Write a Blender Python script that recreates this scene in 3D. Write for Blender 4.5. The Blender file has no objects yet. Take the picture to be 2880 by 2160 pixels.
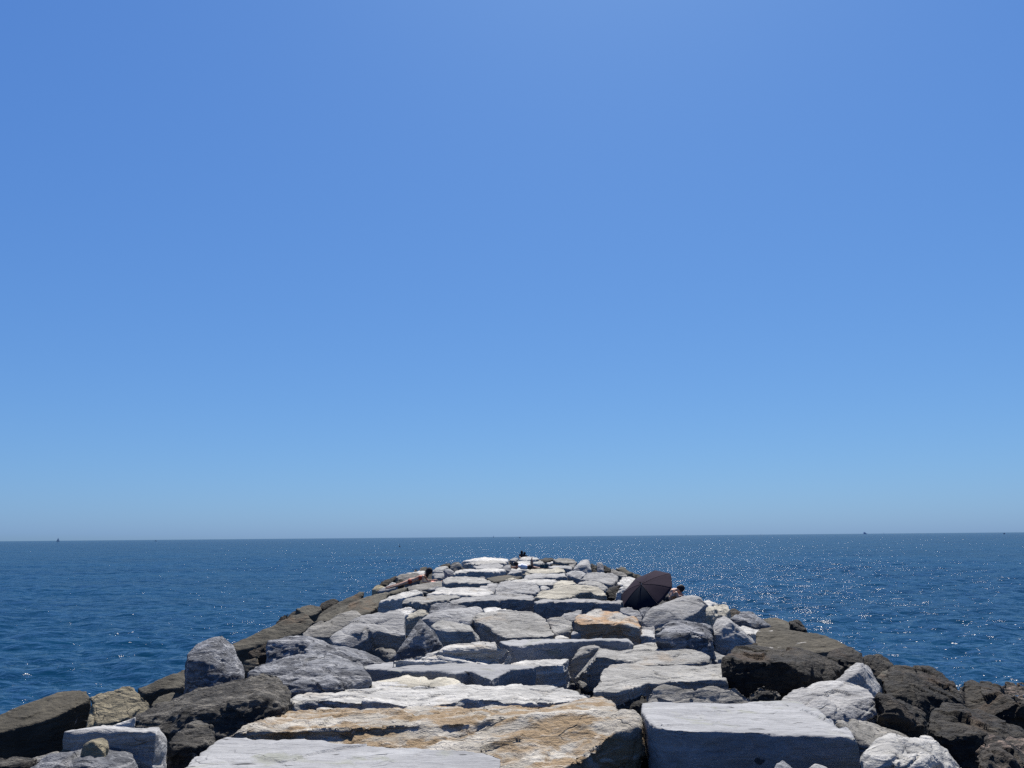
import bpy, bmesh, math, random
import numpy as np
from mathutils import Vector, Matrix, noise as mnoise

# ------------------------------------------------------------------ scene, camera
scene = bpy.context.scene
COL = scene.collection
rng = random.Random(7)

EYE = Vector((0.0, 0.0, 3.5))            # eye height above the water, standing on the breakwater
FPX = 2175.0                              # focal length for a 2880 px wide frame
PITCH = math.radians(11.17)
ROLL = math.radians(0.50)
CAM_R = Matrix.Rotation(math.pi / 2 + PITCH, 3, 'X') @ Matrix.Rotation(-ROLL, 3, 'Z')

cam_data = bpy.data.cameras.new("camera")
cam_data.sensor_width = 36.0
cam_data.lens = 36.0 * FPX / 2880.0
cam_data.clip_start = 0.1
cam_data.clip_end = 90000.0
cam = bpy.data.objects.new("camera", cam_data)
COL.objects.link(cam)
cam.matrix_world = Matrix.Translation(EYE) @ CAM_R.to_4x4()
scene.camera = cam


def ray(px, py):
    """Direction of the sight line through a point of the photograph, scaled to one metre forward."""
    d = CAM_R @ Vector(((px - 1440.0) / FPX, -(py - 1080.0) / FPX, -1.0))
    return d / d.y


def crest_right(y):
    return 3.0 + 1.2 * min(max((y - 6.0) / 40.0, 0.0), 1.0)


def G(x, y):
    """Mean height of the breakwater's rock surface: a flat crest between two slopes into the water."""
    c = 1.9 - 0.2 * min(max((y - 7.6) / 1.3, 0.0), 1.0)
    z = c
    if x < -2.7:
        z = c * (1 - (-2.7 - x) / 7.3)
    xr = crest_right(y)
    if x > xr:
        z = c * (1 - (x - xr) / 7.0)
    if y > 74:
        z = min(z, c - (y - 74) * 0.25)
    return max(z, -3.0)


def hit(px, py, lift=0.0):
    """Where the sight line meets the rock surface raised by lift; returns forward distance."""
    r = ray(px, py)
    y = 2.5
    prev = y
    best, besty = 1e9, y
    while y < 110:
        gap = EYE.z + r.z * y - (G(r.x * y, y) + lift)
        if gap < best:
            best, besty = gap, y
        if gap < 0:
            lo, hi = prev, y
            for _ in range(30):
                m = (lo + hi) / 2
                if EYE.z + r.z * m - (G(r.x * m, m) + lift) < 0:
                    hi = m
                else:
                    lo = m
            return hi
        prev = y
        y *= 1.01
    return besty


def at(px, py, y):
    return EYE + ray(px, py) * y


# ------------------------------------------------------------------ numpy noise
_rs = np.random.RandomState(3)
_GR = _rs.normal(size=(256, 3)); _GR /= np.linalg.norm(_GR, axis=1)[:, None]
_PM = _rs.permutation(256)
_PM = np.concatenate([_PM, _PM, _PM])


def pn(p):
    i = np.floor(p).astype(np.int64)
    f = p - i
    i &= 255
    u = f * f * f * (f * (f * 6 - 15) + 10)
    out = np.zeros(len(p))
    for dx in (0, 1):
        wx = u[:, 0] if dx else 1 - u[:, 0]
        a = _PM[(i[:, 0] + dx) & 255]
        for dy in (0, 1):
            wy = u[:, 1] if dy else 1 - u[:, 1]
            b = _PM[a + ((i[:, 1] + dy) & 255)]
            for dz in (0, 1):
                wz = u[:, 2] if dz else 1 - u[:, 2]
                g = _GR[_PM[b + ((i[:, 2] + dz) & 255)]]
                dot = (g[:, 0] * (f[:, 0] - dx) + g[:, 1] * (f[:, 1] - dy) + g[:, 2] * (f[:, 2] - dz))
                out += wx * wy * wz * dot
    return out * 1.6


def fbm(p, o=3, gain=0.5):
    s = np.zeros(len(p)); a = 1.0; q = p
    for k in range(o):
        s += a * pn(q)
        a *= gain
        q = q * 2.03 + 17.3
    return s


# ------------------------------------------------------------------ node helpers
def new_mat(name):
    m = bpy.data.materials.new(name)
    m.use_nodes = True
    nt = m.node_tree
    for n in list(nt.nodes):
        nt.nodes.remove(n)
    out = nt.nodes.new('ShaderNodeOutputMaterial')
    bs = nt.nodes.new('ShaderNodeBsdfPrincipled')
    nt.links.new(bs.outputs[0], out.inputs[0])
    return m, nt, bs


class N:
    def __init__(self, nt):
        self.nt = nt

    def link(self, a, b):
        self.nt.links.new(a, b)

    def val(self, sock, v):
        if hasattr(v, 'is_linked') or hasattr(v, 'links'):
            self.link(v, sock)
        else:
            sock.default_value = v

    def noise(self, vec, scale, detail=4, rough=0.55, dist=0.0):
        n = self.nt.nodes.new('ShaderNodeTexNoise')
        self.link(vec, n.inputs['Vector'])
        n.inputs['Scale'].default_value = scale
        n.inputs['Detail'].default_value = detail
        n.inputs['Roughness'].default_value = rough
        n.inputs['Distortion'].default_value = dist
        return n.outputs[0]

    def voro(self, vec, scale, feature='DISTANCE_TO_EDGE'):
        n = self.nt.nodes.new('ShaderNodeTexVoronoi')
        n.feature = feature
        self.link(vec, n.inputs['Vector'])
        n.inputs['Scale'].default_value = scale
        return n.outputs[0]

    def ramp(self, fac, lo, hi, a=0.0, b=1.0):
        n = self.nt.nodes.new('ShaderNodeMapRange')
        n.interpolation_type = 'SMOOTHSTEP'
        self.link(fac, n.inputs[0])
        for k, v in zip((1, 2, 3, 4), (lo, hi, a, b)):
            n.inputs[k].default_value = v
        return n.outputs[0]

    def math(self, op, a, b=0.0):
        n = self.nt.nodes.new('ShaderNodeMath')
        n.operation = op
        self.val(n.inputs[0], a)
        self.val(n.inputs[1], b)
        return n.outputs[0]

    def mix(self, fac, a, b, mode='MIX'):
        n = self.nt.nodes.new('ShaderNodeMix')
        n.data_type = 'RGBA'
        n.blend_type = mode
        self.val(n.inputs[0], fac)
        self.val(n.inputs[6], a)
        self.val(n.inputs[7], b)
        return n.outputs[2]

    def mapping(self, vec, scale=(1, 1, 1), rot=(0, 0, 0)):
        n = self.nt.nodes.new('ShaderNodeMapping')
        self.link(vec, n.inputs[0])
        n.inputs['Rotation'].default_value = rot
        n.inputs['Scale'].default_value = scale
        return n.outputs[0]

    def bump(self, height, strength, dist, normal=None):
        n = self.nt.nodes.new('ShaderNodeBump')
        n.inputs['Strength'].default_value = strength
        n.inputs['Distance'].default_value = dist
        self.link(height, n.inputs['Height'])
        if normal is not None:
            self.link(normal, n.inputs['Normal'])
        return n.outputs[0]


def c4(c):
    return (c[0], c[1], c[2], 1.0)


def rock_mat(name, light, dark, streak=0.5, streak_scale=2.0, stretch=(1, 1, 6), rot=(0, 0, 0),
             stain=None, stain_lo=0.55, stain_hi=0.7, stain_scale=1.6, vein=None, vein_amt=0.0,
             speck=0.4, bump=1.0, rough=0.88, crack=0.0, mottle=1.2, stain_stretch=(1, 1, 1), alb=0.53, fleck=0.35, fleck_scale=7.0, fleck_stretch=(0.7, 1.6, 3.0), pits=0.0):
    """Stone: two tones in clouds, streaks along the bedding, speckle, optional stain, veins and hairline cracks."""
    light = [x * alb for x in light]; dark = [x * alb for x in dark]
    stain = None if stain is None else [x * alb for x in stain]
    vein = None if vein is None else [x * alb for x in vein]
    m, nt, bs = new_mat(name)
    k = N(nt)
    tc = nt.nodes.new('ShaderNodeTexCoord')
    oi = nt.nodes.new('ShaderNodeObjectInfo')
    off = k.math('MULTIPLY', oi.outputs['Random'], 57.0)
    cmb = nt.nodes.new('ShaderNodeCombineXYZ')
    for i in range(3):
        k.link(off, cmb.inputs[i])
    add = nt.nodes.new('ShaderNodeVectorMath'); add.operation = 'ADD'
    k.link(tc.outputs['Object'], add.inputs[0]); k.link(cmb.outputs[0], add.inputs[1])
    P = add.outputs[0]
    n1 = k.noise(P, mottle, 6, 0.6, 0.4)
    col = k.mix(k.ramp(n1, 0.36, 0.64), c4(dark), c4(light))
    Ps = k.mapping(P, stretch, rot)
    n2 = k.noise(Ps, streak_scale, 7, 0.62, 0.8)
    s = k.ramp(n2, 0.42, 0.60)
    col = k.mix(k.math('MULTIPLY', k.math('SUBTRACT', 1.0, s), streak), col, c4([x * 0.5 for x in dark]))
    if stain is not None:
        n3 = k.noise(k.mapping(P, stain_stretch, rot), stain_scale, 6, 0.6, 0.6)
        col = k.mix(k.ramp(n3, stain_lo, stain_hi, 0.0, 0.95), col, c4(stain))
    if vein is not None:
        n4 = k.noise(k.mapping(P, (0.30, 1.5, 2.4), (0.5, 0.6, 0.3)), 1.7, 5, 0.55, 1.0)
        v = k.math('ABSOLUTE', k.math('SUBTRACT', n4, 0.5), 0)
        v = k.ramp(v, 0.0, 0.035, 1.0, 0.0)
        col = k.mix(k.math('MULTIPLY', v, vein_amt), col, c4(vein))
    n5 = k.noise(P, 38, 4, 0.7)
    col = k.mix(speck, col, k.mix(k.ramp(n5, 0.3, 0.7), (0.45, 0.45, 0.45, 1), (1.0, 1.0, 1.0, 1)), 'MULTIPLY')
    if crack > 0:
        wn = k.noise(P, 2.0, 3, 0.5)
        wv = nt.nodes.new('ShaderNodeVectorMath'); wv.operation = 'SCALE'
        k.link(Ps, wv.inputs[0]); wv.inputs[3].default_value = 1.0
        wa = nt.nodes.new('ShaderNodeVectorMath'); wa.operation = 'ADD'
        k.link(wv.outputs[0], wa.inputs[0]); k.link(wn, wa.inputs[1])
        cr = k.ramp(k.voro(wa.outputs[0], 1.3), 0.0, 0.02, 1.0, 0.0)
        gate = k.ramp(k.noise(P, 1.1, 3), 0.5, 0.62)
        cr = k.math('MULTIPLY', cr, gate)
        col = k.mix(k.math('MULTIPLY', cr, crack), col, c4([x * 0.25 for x in dark]))
    nf = k.noise(k.mapping(P, fleck_stretch, rot), fleck_scale, 5, 0.65, 0.5)
    fl = k.math('MULTIPLY', k.ramp(nf, 0.56, 0.66), fleck)
    col = k.mix(fl, col, c4([x * 0.22 for x in dark]))
    fh = k.math('MULTIPLY', k.ramp(nf, 0.42, 0.32), fleck * 0.8)
    col = k.mix(fh, col, c4([min(0.8, x * 1.45) for x in light]))
    if pits:
        npit = k.noise(k.mapping(P, (0.8, 3.0, 2.0), rot), 4.3, 2, 0.4)
        col = k.mix(k.math('MULTIPLY', k.ramp(npit, 0.70, 0.73), pits), col, c4([x * 0.12 for x in dark]))
    # each stone its own shade
    tint = k.math('ADD', k.math('MULTIPLY', oi.outputs['Random'], 0.30), 0.84)
    hsv = nt.nodes.new('ShaderNodeHueSaturation')
    k.link(col, hsv.inputs['Color']); k.link(tint, hsv.inputs['Value'])
    k.link(hsv.outputs[0], bs.inputs['Base Color'])
    bs.inputs['Roughness'].default_value = rough
    bs.inputs['Specular IOR Level'].default_value = 0.25
    hgt = k.math('ADD', k.math('MULTIPLY', n2, 1.2), k.math('MULTIPLY', n5, 0.35))
    nb = k.noise(P, 9, 8, 0.65)
    hgt = k.math('ADD', hgt, k.math('MULTIPLY', nb, 0.9))
    hgt = k.math('SUBTRACT', hgt, k.math('MULTIPLY', nf, 1.0))
    if crack > 0:
        hgt = k.math('SUBTRACT', hgt, k.math('MULTIPLY', cr, 0.7))
    k.link(k.bump(hgt, 0.75, 0.045 * bump), bs.inputs['Normal'])
    return m


def plain_mat(name, col, rough=0.7, var=0.25, scale=12.0, spec=0.3, bump=0.0):
    m, nt, bs = new_mat(name)
    k = N(nt)
    tc = nt.nodes.new('ShaderNodeTexCoord')
    n = k.noise(tc.outputs['Object'], scale, 5, 0.6)
    c = k.mix(k.ramp(n, 0.3, 0.7), c4([x * (1 - var) for x in col]), c4([min(1, x * (1 + var)) for x in col]))
    k.link(c, bs.inputs['Base Color'])
    bs.inputs['Roughness'].default_value = rough
    bs.inputs['Specular IOR Level'].default_value = spec
    if bump:
        k.link(k.bump(n, 0.5, bump), bs.inputs['Normal'])
    return m


MAT = {
    'W': rock_mat('white_limestone', (0.80, 0.78, 0.73), (0.62, 0.61, 0.575), streak=0.55, stretch=(0.6, 1.2, 7), crack=0.6, speck=0.2, bump=1.1, fleck=0.3, alb=0.62, stain=(0.60, 0.50, 0.37), stain_lo=0.54, stain_hi=0.80, stain_scale=1.1),
    'V': rock_mat('grey_cream_limestone', (0.60, 0.585, 0.54), (0.43, 0.42, 0.39), streak=0.5, stretch=(0.6, 1.2, 6), crack=0.7, speck=0.3, bump=1.2, fleck=0.35, stain=(0.42, 0.35, 0.27), stain_lo=0.55, stain_hi=0.75, stain_scale=1.2, alb=0.58),
    'G': rock_mat('grey_limestone', (0.54, 0.53, 0.51), (0.39, 0.388, 0.385), streak=0.35, stretch=(0.6, 1.6, 3), crack=0.75, speck=0.3, bump=1.1, vein=(0.74, 0.74, 0.72), vein_amt=0.45, fleck=0.40),
    'S': rock_mat('sawn_grey_limestone', (0.50, 0.505, 0.51), (0.40, 0.405, 0.415), streak=0.30, stretch=(0.5, 2.4, 4), crack=0.15, speck=0.25, bump=0.5, mottle=1.1, vein=(0.64, 0.64, 0.64), vein_amt=0.25, fleck=0.26, fleck_scale=5.0, fleck_stretch=(0.5, 3.0, 3.0), pits=0.9, stain=(0.36, 0.37, 0.32), stain_lo=0.56, stain_hi=0.68, stain_scale=2.2),
    'B': rock_mat('blue_grey_marble', (0.42, 0.43, 0.45), (0.20, 0.21, 0.235), streak=0.8, stretch=(1, 1, 3.5), rot=(0.5, 0.7, 0), vein=(0.72, 0.72, 0.72), vein_amt=0.55, crack=0.5, speck=0.35, bump=2.0, mottle=2.0, fleck=0.55, fleck_scale=5.0),
    'O': rock_mat('orange_stained_limestone', (0.88, 0.83, 0.73), (0.66, 0.60, 0.50), streak=0.5, stretch=(0.8, 1.6, 5), rot=(0.25, 0.15, 0.2), stain=(0.45, 0.315, 0.175), stain_lo=0.44, stain_hi=0.57, stain_scale=2.4, stain_stretch=(0.8, 1.5, 2.2), crack=0.8, speck=0.3, bump=2.2, fleck=0.45, fleck_scale=4.5, fleck_stretch=(0.8, 2.0, 3.0)),
    'P': rock_mat('pink_stained_limestone', (0.70, 0.66, 0.58), (0.50, 0.48, 0.44), streak=0.35, stretch=(0.8, 1.2, 5), stain=(0.56, 0.36, 0.20), stain_lo=0.40, stain_hi=0.58, stain_scale=1.5, crack=0.6, speck=0.3, bump=1.3),
    'T': rock_mat('tan_sandstone', (0.64, 0.55, 0.36), (0.29, 0.255, 0.175), streak=0.5, stretch=(1, 1, 4), crack=0.5, speck=0.35, bump=1.3, mottle=0.8),
    'C': rock_mat('cream_limestone', alb=0.58, light=(0.76, 0.71, 0.58), dark=(0.58, 0.54, 0.44), streak=0.55, stretch=(0.7, 1, 6), crack=0.5, speck=0.25, bump=1.2, fleck=0.3),
    'K': rock_mat('olive_brown_stone', (0.20, 0.182, 0.138), (0.115, 0.105, 0.08), streak=0.45, stretch=(1, 0.6, 4), rot=(0, 0.35, 0), crack=0.5, speck=0.3, bump=0.9, fleck=0.35, stain=(0.19, 0.125, 0.075), stain_lo=0.52, stain_hi=0.72, stain_scale=1.3),
    'Q': rock_mat('brown_stone_with_white_scars', (0.165, 0.145, 0.105), (0.10, 0.09, 0.066), streak=0.4, stretch=(1, 1, 3), stain=(0.75, 0.72, 0.66), stain_lo=0.665, stain_hi=0.69, stain_scale=2.3, stain_stretch=(1, 3.0, 1), speck=0.3, bump=0.9, fleck=0.25),
    'D': rock_mat('black_algae_stone', (0.088, 0.074, 0.054), (0.014, 0.013, 0.0115), streak=0.6, streak_scale=3.0, stretch=(1, 1, 3), speck=0.5, bump=2.2, rough=0.8, fleck=0.55, fleck_scale=9.0, mottle=2.2, stain=(0.095, 0.062, 0.038), stain_lo=0.52, stain_hi=0.70, stain_scale=1.1),
    'M': rock_mat('dark_fibrous_stone', (0.29, 0.268, 0.228), (0.075, 0.07, 0.062), streak=0.8, streak_scale=5.0, stretch=(0.6, 1, 3), rot=(0.2, 0.5, 0.2), speck=0.5, bump=2.8, mottle=3.0, fleck=0.75, fleck_scale=9.0, fleck_stretch=(0.7, 1.4, 2.4)),
    'E': rock_mat('grey_brown_slate', (0.42, 0.40, 0.36), (0.26, 0.25, 0.225), streak=0.6, stretch=(0.6, 1.3, 6), crack=0.6, speck=0.35, bump=1.2, alb=0.6),
    'Y': rock_mat('rust_veined_rough_stone', (0.22, 0.185, 0.15), (0.075, 0.065, 0.055), streak=0.7, streak_scale=3.0, stretch=(1, 1, 4), rot=(0.4, 0.9, 0.2), vein=(0.50, 0.38, 0.31), vein_amt=0.8, speck=0.4, bump=2.4, fleck=0.6, fleck_scale=8.0),
}
# displacement: broad swell, mid lumps, fine grain, bedding (relative strengths)
DISP = {
    'W': (0.8, 0.8, 0.8, 1.2), 'V': (0.6, 0.6, 0.8, 1.2), 'G': (0.6, 0.6, 0.7, 0.6), 'S': (0.45, 0.5, 0.4, 0.25), 'B': (0.7, 1.0, 1.0, 0.9),
    'O': (1.1, 0.9, 1.5, 0.8), 'P': (0.9, 0.9, 0.9, 0.8), 'T': (0.9, 0.9, 0.9, 0.8), 'C': (0.9, 0.9, 0.9, 1.0),
    'K': (0.5, 0.35, 0.5, 0.5), 'Q': (0.5, 0.4, 0.5, 0.3), 'D': (0.9, 1.0, 1.5, 0.4), 'M': (0.8, 1.0, 2.2, 1.0),
    'E': (0.5, 0.6, 0.7, 0.9), 'Y': (1.0, 1.5, 1.6, 0.9),
}
CHIP = {'V': 1.0, 'W': 0.9, 'G': 0.9, 'S': 1.2, 'B': 1.1, 'O': 1.0, 'P': 0.8, 'T': 0.9, 'C': 0.8, 'K': 0.8, 'Q': 0.6, 'D': 1.0, 'M': 1.0, 'E': 1.0, 'Y': 1.0}
FACET = {'V': 0.4, 'W': 0.4, 'G': 0.45, 'S': 0.18, 'B': 0.5, 'O': 0.45, 'P': 0.6, 'T': 0.7, 'C': 0.5, 'K': 0.3, 'Q': 0.25,
         'D': 0.7, 'M': 0.4, 'E': 0.6, 'Y': 1.0}
GROUP = {
    'V': 'grey cream slabs of the breakwater',
    'W': 'white limestone slabs and boulders of the breakwater', 'G': 'grey limestone blocks of the breakwater',
    'S': 'grey limestone blocks of the breakwater', 'B': 'blue grey veined boulders of the breakwater',
    'O': 'rust stained stones of the breakwater', 'P': 'rust stained stones of the breakwater',
    'T': 'tan stones of the breakwater', 'C': 'cream stones of the breakwater',
    'K': 'olive brown slabs along the waterline', 'Q': 'olive brown slabs along the waterline',
    'D': 'black weedy boulders along the waterline', 'M': 'dark rough boulders of the breakwater',
    'E': 'grey brown slabs of the breakwater', 'Y': 'dark rough boulders of the breakwater',
}

ROCKS = []          # (object, material key, voxel size, distance)


def _raw(name, label, key, bm, dist, rnd, amp, cat):
    bmesh.ops.recalc_face_normals(bm, faces=bm.faces)
    xs = [v.co.copy() for v in bm.verts]
    lo = Vector((min(p.x for p in xs), min(p.y for p in xs), min(p.z for p in xs)))
    hi = Vector((max(p.x for p in xs), max(p.y for p in xs), max(p.z for p in xs)))
    base = Vector(((lo.x + hi.x) / 2, (lo.y + hi.y) / 2, lo.z))
    for v in bm.verts:
        v.co -= base
    me = bpy.data.meshes.new(name)
    bm.to_mesh(me)
    bm.free()
    o = bpy.data.objects.new(name, me)
    COL.objects.link(o)
    o.location = base
    o['label'] = label
    o['category'] = cat
    o['group'] = GROUP[key]
    dims = hi - lo
    vox = min(max(dist * 0.0015, 0.010), 0.08)
    vox = min(vox, min(dims) / 7.0)
    area = 2 * (dims.x * dims.y + dims.y * dims.z + dims.x * dims.z)
    vox = max(vox, math.sqrt(area / 80000.0))
    r = o.modifiers.new('remesh', 'REMESH'); r.mode = 'VOXEL'; r.voxel_size = vox
    if rnd:
        s = o.modifiers.new('smooth', 'SMOOTH'); s.factor = 0.5; s.iterations = max(1, round(rnd * 0.3))
    ROCKS.append((o, key, vox, dist, amp, dims))
    return o


def S(name, label, key, pts, lift=0.0, th=0.6, lean=0.03, rnd=5, amp=1.0, maxdep=1.1, cat='rock', D=None, hull=False):
    """A slab: its upper face traced on the rock surface, with real thickness below it."""
    if D is None:
        dep = [hit(p[0], p[1], lift + (p[2] if len(p) > 2 else 0.0)) for p in pts]
    else:
        dep = [D + (p[2] if len(p) > 2 else 0.0) for p in pts]
    P = [at(p[0], p[1], d) for p, d in zip(pts, dep)]
    w = max(p.x for p in P) - min(p.x for p in P)
    d0, d1 = min(dep), max(dep)
    if d1 - d0 > maxdep * w:
        f = maxdep * w / (d1 - d0)
        dep = [d0 + (d - d0) * f for d in dep]
        P = [at(p[0], p[1], d) for p, d in zip(pts, dep)]
    if hull or maxdep < 1.05:
        # sloping stones: a convex block whose face leans back evenly from its lowest corner
        ys = [p[1] for p in pts]
        y0, y1 = max(ys), min(ys)
        low = max(pts, key=lambda p: p[1])
        d0 = hit(low[0], low[1], lift)
        xw = (max(p[0] for p in pts) - min(p[0] for p in pts)) * d0 / FPX
        span = maxdep * xw * 0.75
        P = [at(p[0], p[1], d0 + span * (y0 - p[1]) / (y0 - y1)) for p in pts]
        c = sum(P, Vector()) / len(P)
        zb = min(p.z for p in P) - th
        bm = bmesh.new()
        for p in P:
            bm.verts.new(p)
            bm.verts.new(Vector((c.x + (p.x - c.x) * 0.97, p.y - lean, zb)))
            bm.verts.new(Vector((c.x + (p.x - c.x) * 0.9, p.y + 0.3 * span, min(p.z, c.z) - 0.5 * th)))
        r = bmesh.ops.convex_hull(bm, input=bm.verts[:], use_existing_faces=False)
        dele = [g for g in (r['geom_interior'] + r['geom_unused']) if isinstance(g, bmesh.types.BMVert) and g.is_valid]
        bmesh.ops.delete(bm, geom=list(set(dele)), context='VERTS')
        return _raw(name, label, key, bm, d0, rnd, amp, cat)
    c = sum(P, Vector()) / len(P)
    zb = min(p.z for p in P) - th
    bm = bmesh.new()
    top = [bm.verts.new(p) for p in P]
    bot = []
    for p in P:
        q = Vector((c.x + (p.x - c.x) * 0.97, p.y - lean, zb + rng.uniform(-0.05, 0.05) * th))
        bot.append(bm.verts.new(q))
    n = len(P)
    bm.faces.new(top)
    bm.faces.new(list(reversed(bot)))
    for i in range(n):
        j = (i + 1) % n
        bm.faces.new((top[j], top[i], bot[i], bot[j]))
    bmesh.ops.triangulate(bm, faces=bm.faces, ngon_method='EAR_CLIP')
    return _raw(name, label, key, bm, d0, rnd, amp, cat)


def B(name, label, key, hulls, anchor, lift=0.0, back=0.3, drop=0.35, lean=0.06, rnd=3, amp=1.0, cat='boulder', zscale=1.0, D=None):
    """A boulder: the convex body through its visible corners, each at its own distance, carried down into the heap."""
    D = hit(anchor[0], anchor[1], lift) if D is None else D
    if isinstance(hulls[0][0], (int, float)):
        hulls = [hulls]
    A = at(anchor[0], anchor[1], D)
    zb = A.z - drop
    bm = bmesh.new()
    for h in hulls:
        P = [at(p[0], p[1], D + p[2] * zscale) for p in h]
        c = sum(P, Vector()) / len(P)
        allp = list(P)
        for p in P:
            q = Vector((c.x + (p.x - c.x) * 0.96, p.y - lean, min(zb, p.z - 0.05)))
            allp.append(q)
            d = (p - EYE).normalized()
            b = p + d * back
            b.z -= 0.25 * back
            b.x = c.x + (b.x - c.x) * 0.9
            allp.append(b)
            allp.append(Vector((b.x, b.y, min(zb, b.z - 0.05))))
        vs = [bm.verts.new(p) for p in allp]
        r = bmesh.ops.convex_hull(bm, input=vs, use_existing_faces=False)
        dele = [g for g in (r['geom_interior'] + r['geom_unused']) if isinstance(g, bmesh.types.BMVert) and g.is_valid]
        bmesh.ops.delete(bm, geom=list(set(dele)), context='VERTS')
    return _raw(name, label, key, bm, D, rnd, amp, cat)
SUN_EL, SUN_AZ = 60.0, 11.0
SKY_STR, SUN_STR, EXPO = 0.05, 5.0, 0.86
AIR, DUST, OZONE = 1.0, 0.65, 1.0
SKYGRADE = ((2.0, 0.792, 1.02), (3.0, 0.686, 2.663), (4.0, 0.431, 6.37))
SEA_B1, SEA_B2, SEA_B3, SEA_ROUGH = 0.30, 0.09, 2.6, 0.075
SEA_CAP = 0.38
CLAMP = 5.0
DENOISE = False

# ================================================================== THE STONES, nearest first
# ---- foreground, crest
S('stone_slab', 'pale grey flat slab lowest in the foreground, in front of the orange stained boulder', 'S',
  [(485,2180),(575,2100),(640,2071),(900,2083),(1150,2100),(1390,2115),(1412,2130),(1410,2230),(1000,2290),(500,2260)], th=0.5, rnd=4)
S('boulder', 'long orange stained white boulder lying across the foreground', 'O',
  [(613,2084,-.2),(640,2064,-.12),(700,2026,-.05),(808,1997,0),(925,1992,0),(1090,1989,0),(1320,1992,0),(1525,1983,.02),(1640,1966,.05),(1690,1960,.07),(1725,1972,.05),(1790,2007,0),(1797,2042,-.05),(1720,2060,-.06),(1650,2115,-.14),(1560,2172,-.22),(1430,2200,-.26),(1300,2138,-.22),(1150,2110,-.2),(900,2093,-.19),(700,2083,-.17)],
  th=0.7, rnd=5, cat='boulder', amp=1.15, lean=.12)
S('stone_slab', 'long bright white layered slab behind the orange stained boulder', 'W',
  [(818,1962),(838,1946),(893,1928),(987,1920),(1090,1917),(1200,1925),(1380,1926),(1535,1927),(1590,1937),(1672,1953),(1640,1964),(1560,1973),(1420,1976),(1395,1968),(1310,1963),(1270,1976),(1210,1984),(1130,1982),(1060,1974),(1000,1976),(930,1967),(860,1964),(825,1974)], lift=.0, th=.6, rnd=4, amp=1.1)
B('small_stone', 'cream hump of stone with two rounded tops behind the long white slab', 'C',
  [[(1030,1925,-.1),(1090,1908,.15),(1145,1894,.35),(1200,1906,.35),(1215,1925,-.1),(1090,1935,-.35),(1160,1935,-.35)],[(1200,1915,.1),(1250,1905,.3),(1298,1920,.2),(1215,1933,-.3),(1290,1933,-.3)]], (1145,1930), D=10.45, rnd=5)
S('stone_block', 'big flat topped grey block at lower right, right of the orange boulder', 'S',
  [(1802,1977),(1915,1973),(2095,1972),(2187,1972),(2255,1974),(2355,2027),(2408,2061),(2416,2070),(2290,2068),(2205,2066),(2150,2057),(1995,2057),(1880,2051),(1845,2046),(1825,2032),(1806,2002)], th=.85, rnd=5, cat='block')
B('small_stone', 'small pointed grey stone at the bottom edge in front of the big grey block', 'B',
  [(2165,2175,0),(2184,2147,.08),(2200,2133,.1),(2223,2150,.1),(2242,2175,.05),(2200,2190,-.05)], (2200,2230), lift=.1, back=.1, cat='rock')
B('small_stone', 'low rounded grey stone at the bottom edge, right of the small pointed one', 'G',
  [(2258,2168,0),(2291,2148,.08),(2324,2155,.08),(2338,2175,.05),(2290,2185,-.04)], (2295,2230), lift=.1, back=.1, cat='rock')
S('stone_slab', 'thin white edge of a slab at the bottom right corner area', 'W',
  [(2610,2168),(2650,2158),(2705,2156),(2720,2170),(2700,2190),(2630,2190)], lift=.1, th=.3)
B('boulder', 'lumpy white boulder with stained top at lower right, beside the big grey block', 'W',
  [[(2422,2114,.1),(2469,2085,.3),(2511,2072,.5),(2547,2076,.5),(2425,2150,0),(2500,2128,-.05),(2530,2120,.05),(2430,2210,-.1),(2560,2200,0)],
   [(2530,2085,.3),(2593,2065,.6),(2609,2072,.6),(2658,2104,.6),(2674,2120,.5),(2700,2165,.3),(2620,2130,.1),(2680,2210,.2),(2570,2100,.25),(2560,2200,.1)],
   [(2515,2142,-.1),(2545,2120,.04),(2592,2118,.08),(2625,2139,.04),(2632,2175,-.05),(2520,2180,-.15)]], (2540,2225), rnd=4, amp=1.3, back=.1)
S('stone_slab', 'flat grey brown slab behind the lumpy white boulder at lower right', 'E',
  [(2350,2030,-.25),(2427,2029,-.25),(2485,2037,-.25),(2535,2051,-.28),(2590,2066,-.3),(2622,2062,-.3),(2690,2085,-.33),(2752,2110,-.36),(2740,2130,-.4),(2690,2138,-.4),(2600,2150,-.4),(2424,2100,-.4),(2390,2060,-.3)], lift=.17, th=.5)
S('small_stone', 'small white wedge lying on the flat grey brown slab at lower right', 'W',
  [(2521,2044,-.1),(2551,2042,-.1),(2603,2037,-.05),(2629,2046,-.1),(2642,2062,-.2),(2609,2062,-.2),(2577,2062,-.2)], th=.3, lift=.05)
B('boulder', 'big whitish boulder just behind the right end of the flat topped grey block', 'G',
  [(2186,1974,.3),(2219,1951,.6),(2245,1933,.9),(2290,1922,1.1),(2336,1919,1.2),(2398,1926,1.0),(2443,1938,.7),(2463,1958,.5),(2482,1997,.4),(2486,2023,.4),(2267,1996,.1),(2323,2014,0),(2362,2030,0),(2400,1970,.32)], (2362,2032), lift=-.12, amp=1.3)
B('boulder', 'white pyramid shaped boulder with one dark side, at right before the black boulders', 'G',
  [(2337,1917,0),(2412,1863,.6),(2424,1862,.6),(2415,1889,.15),(2370,1922,-.05),(2480,1937,.5),(2470,1955,.2),(2445,1875,.9)], (2400,1950), lift=.1, rnd=2)
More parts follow.
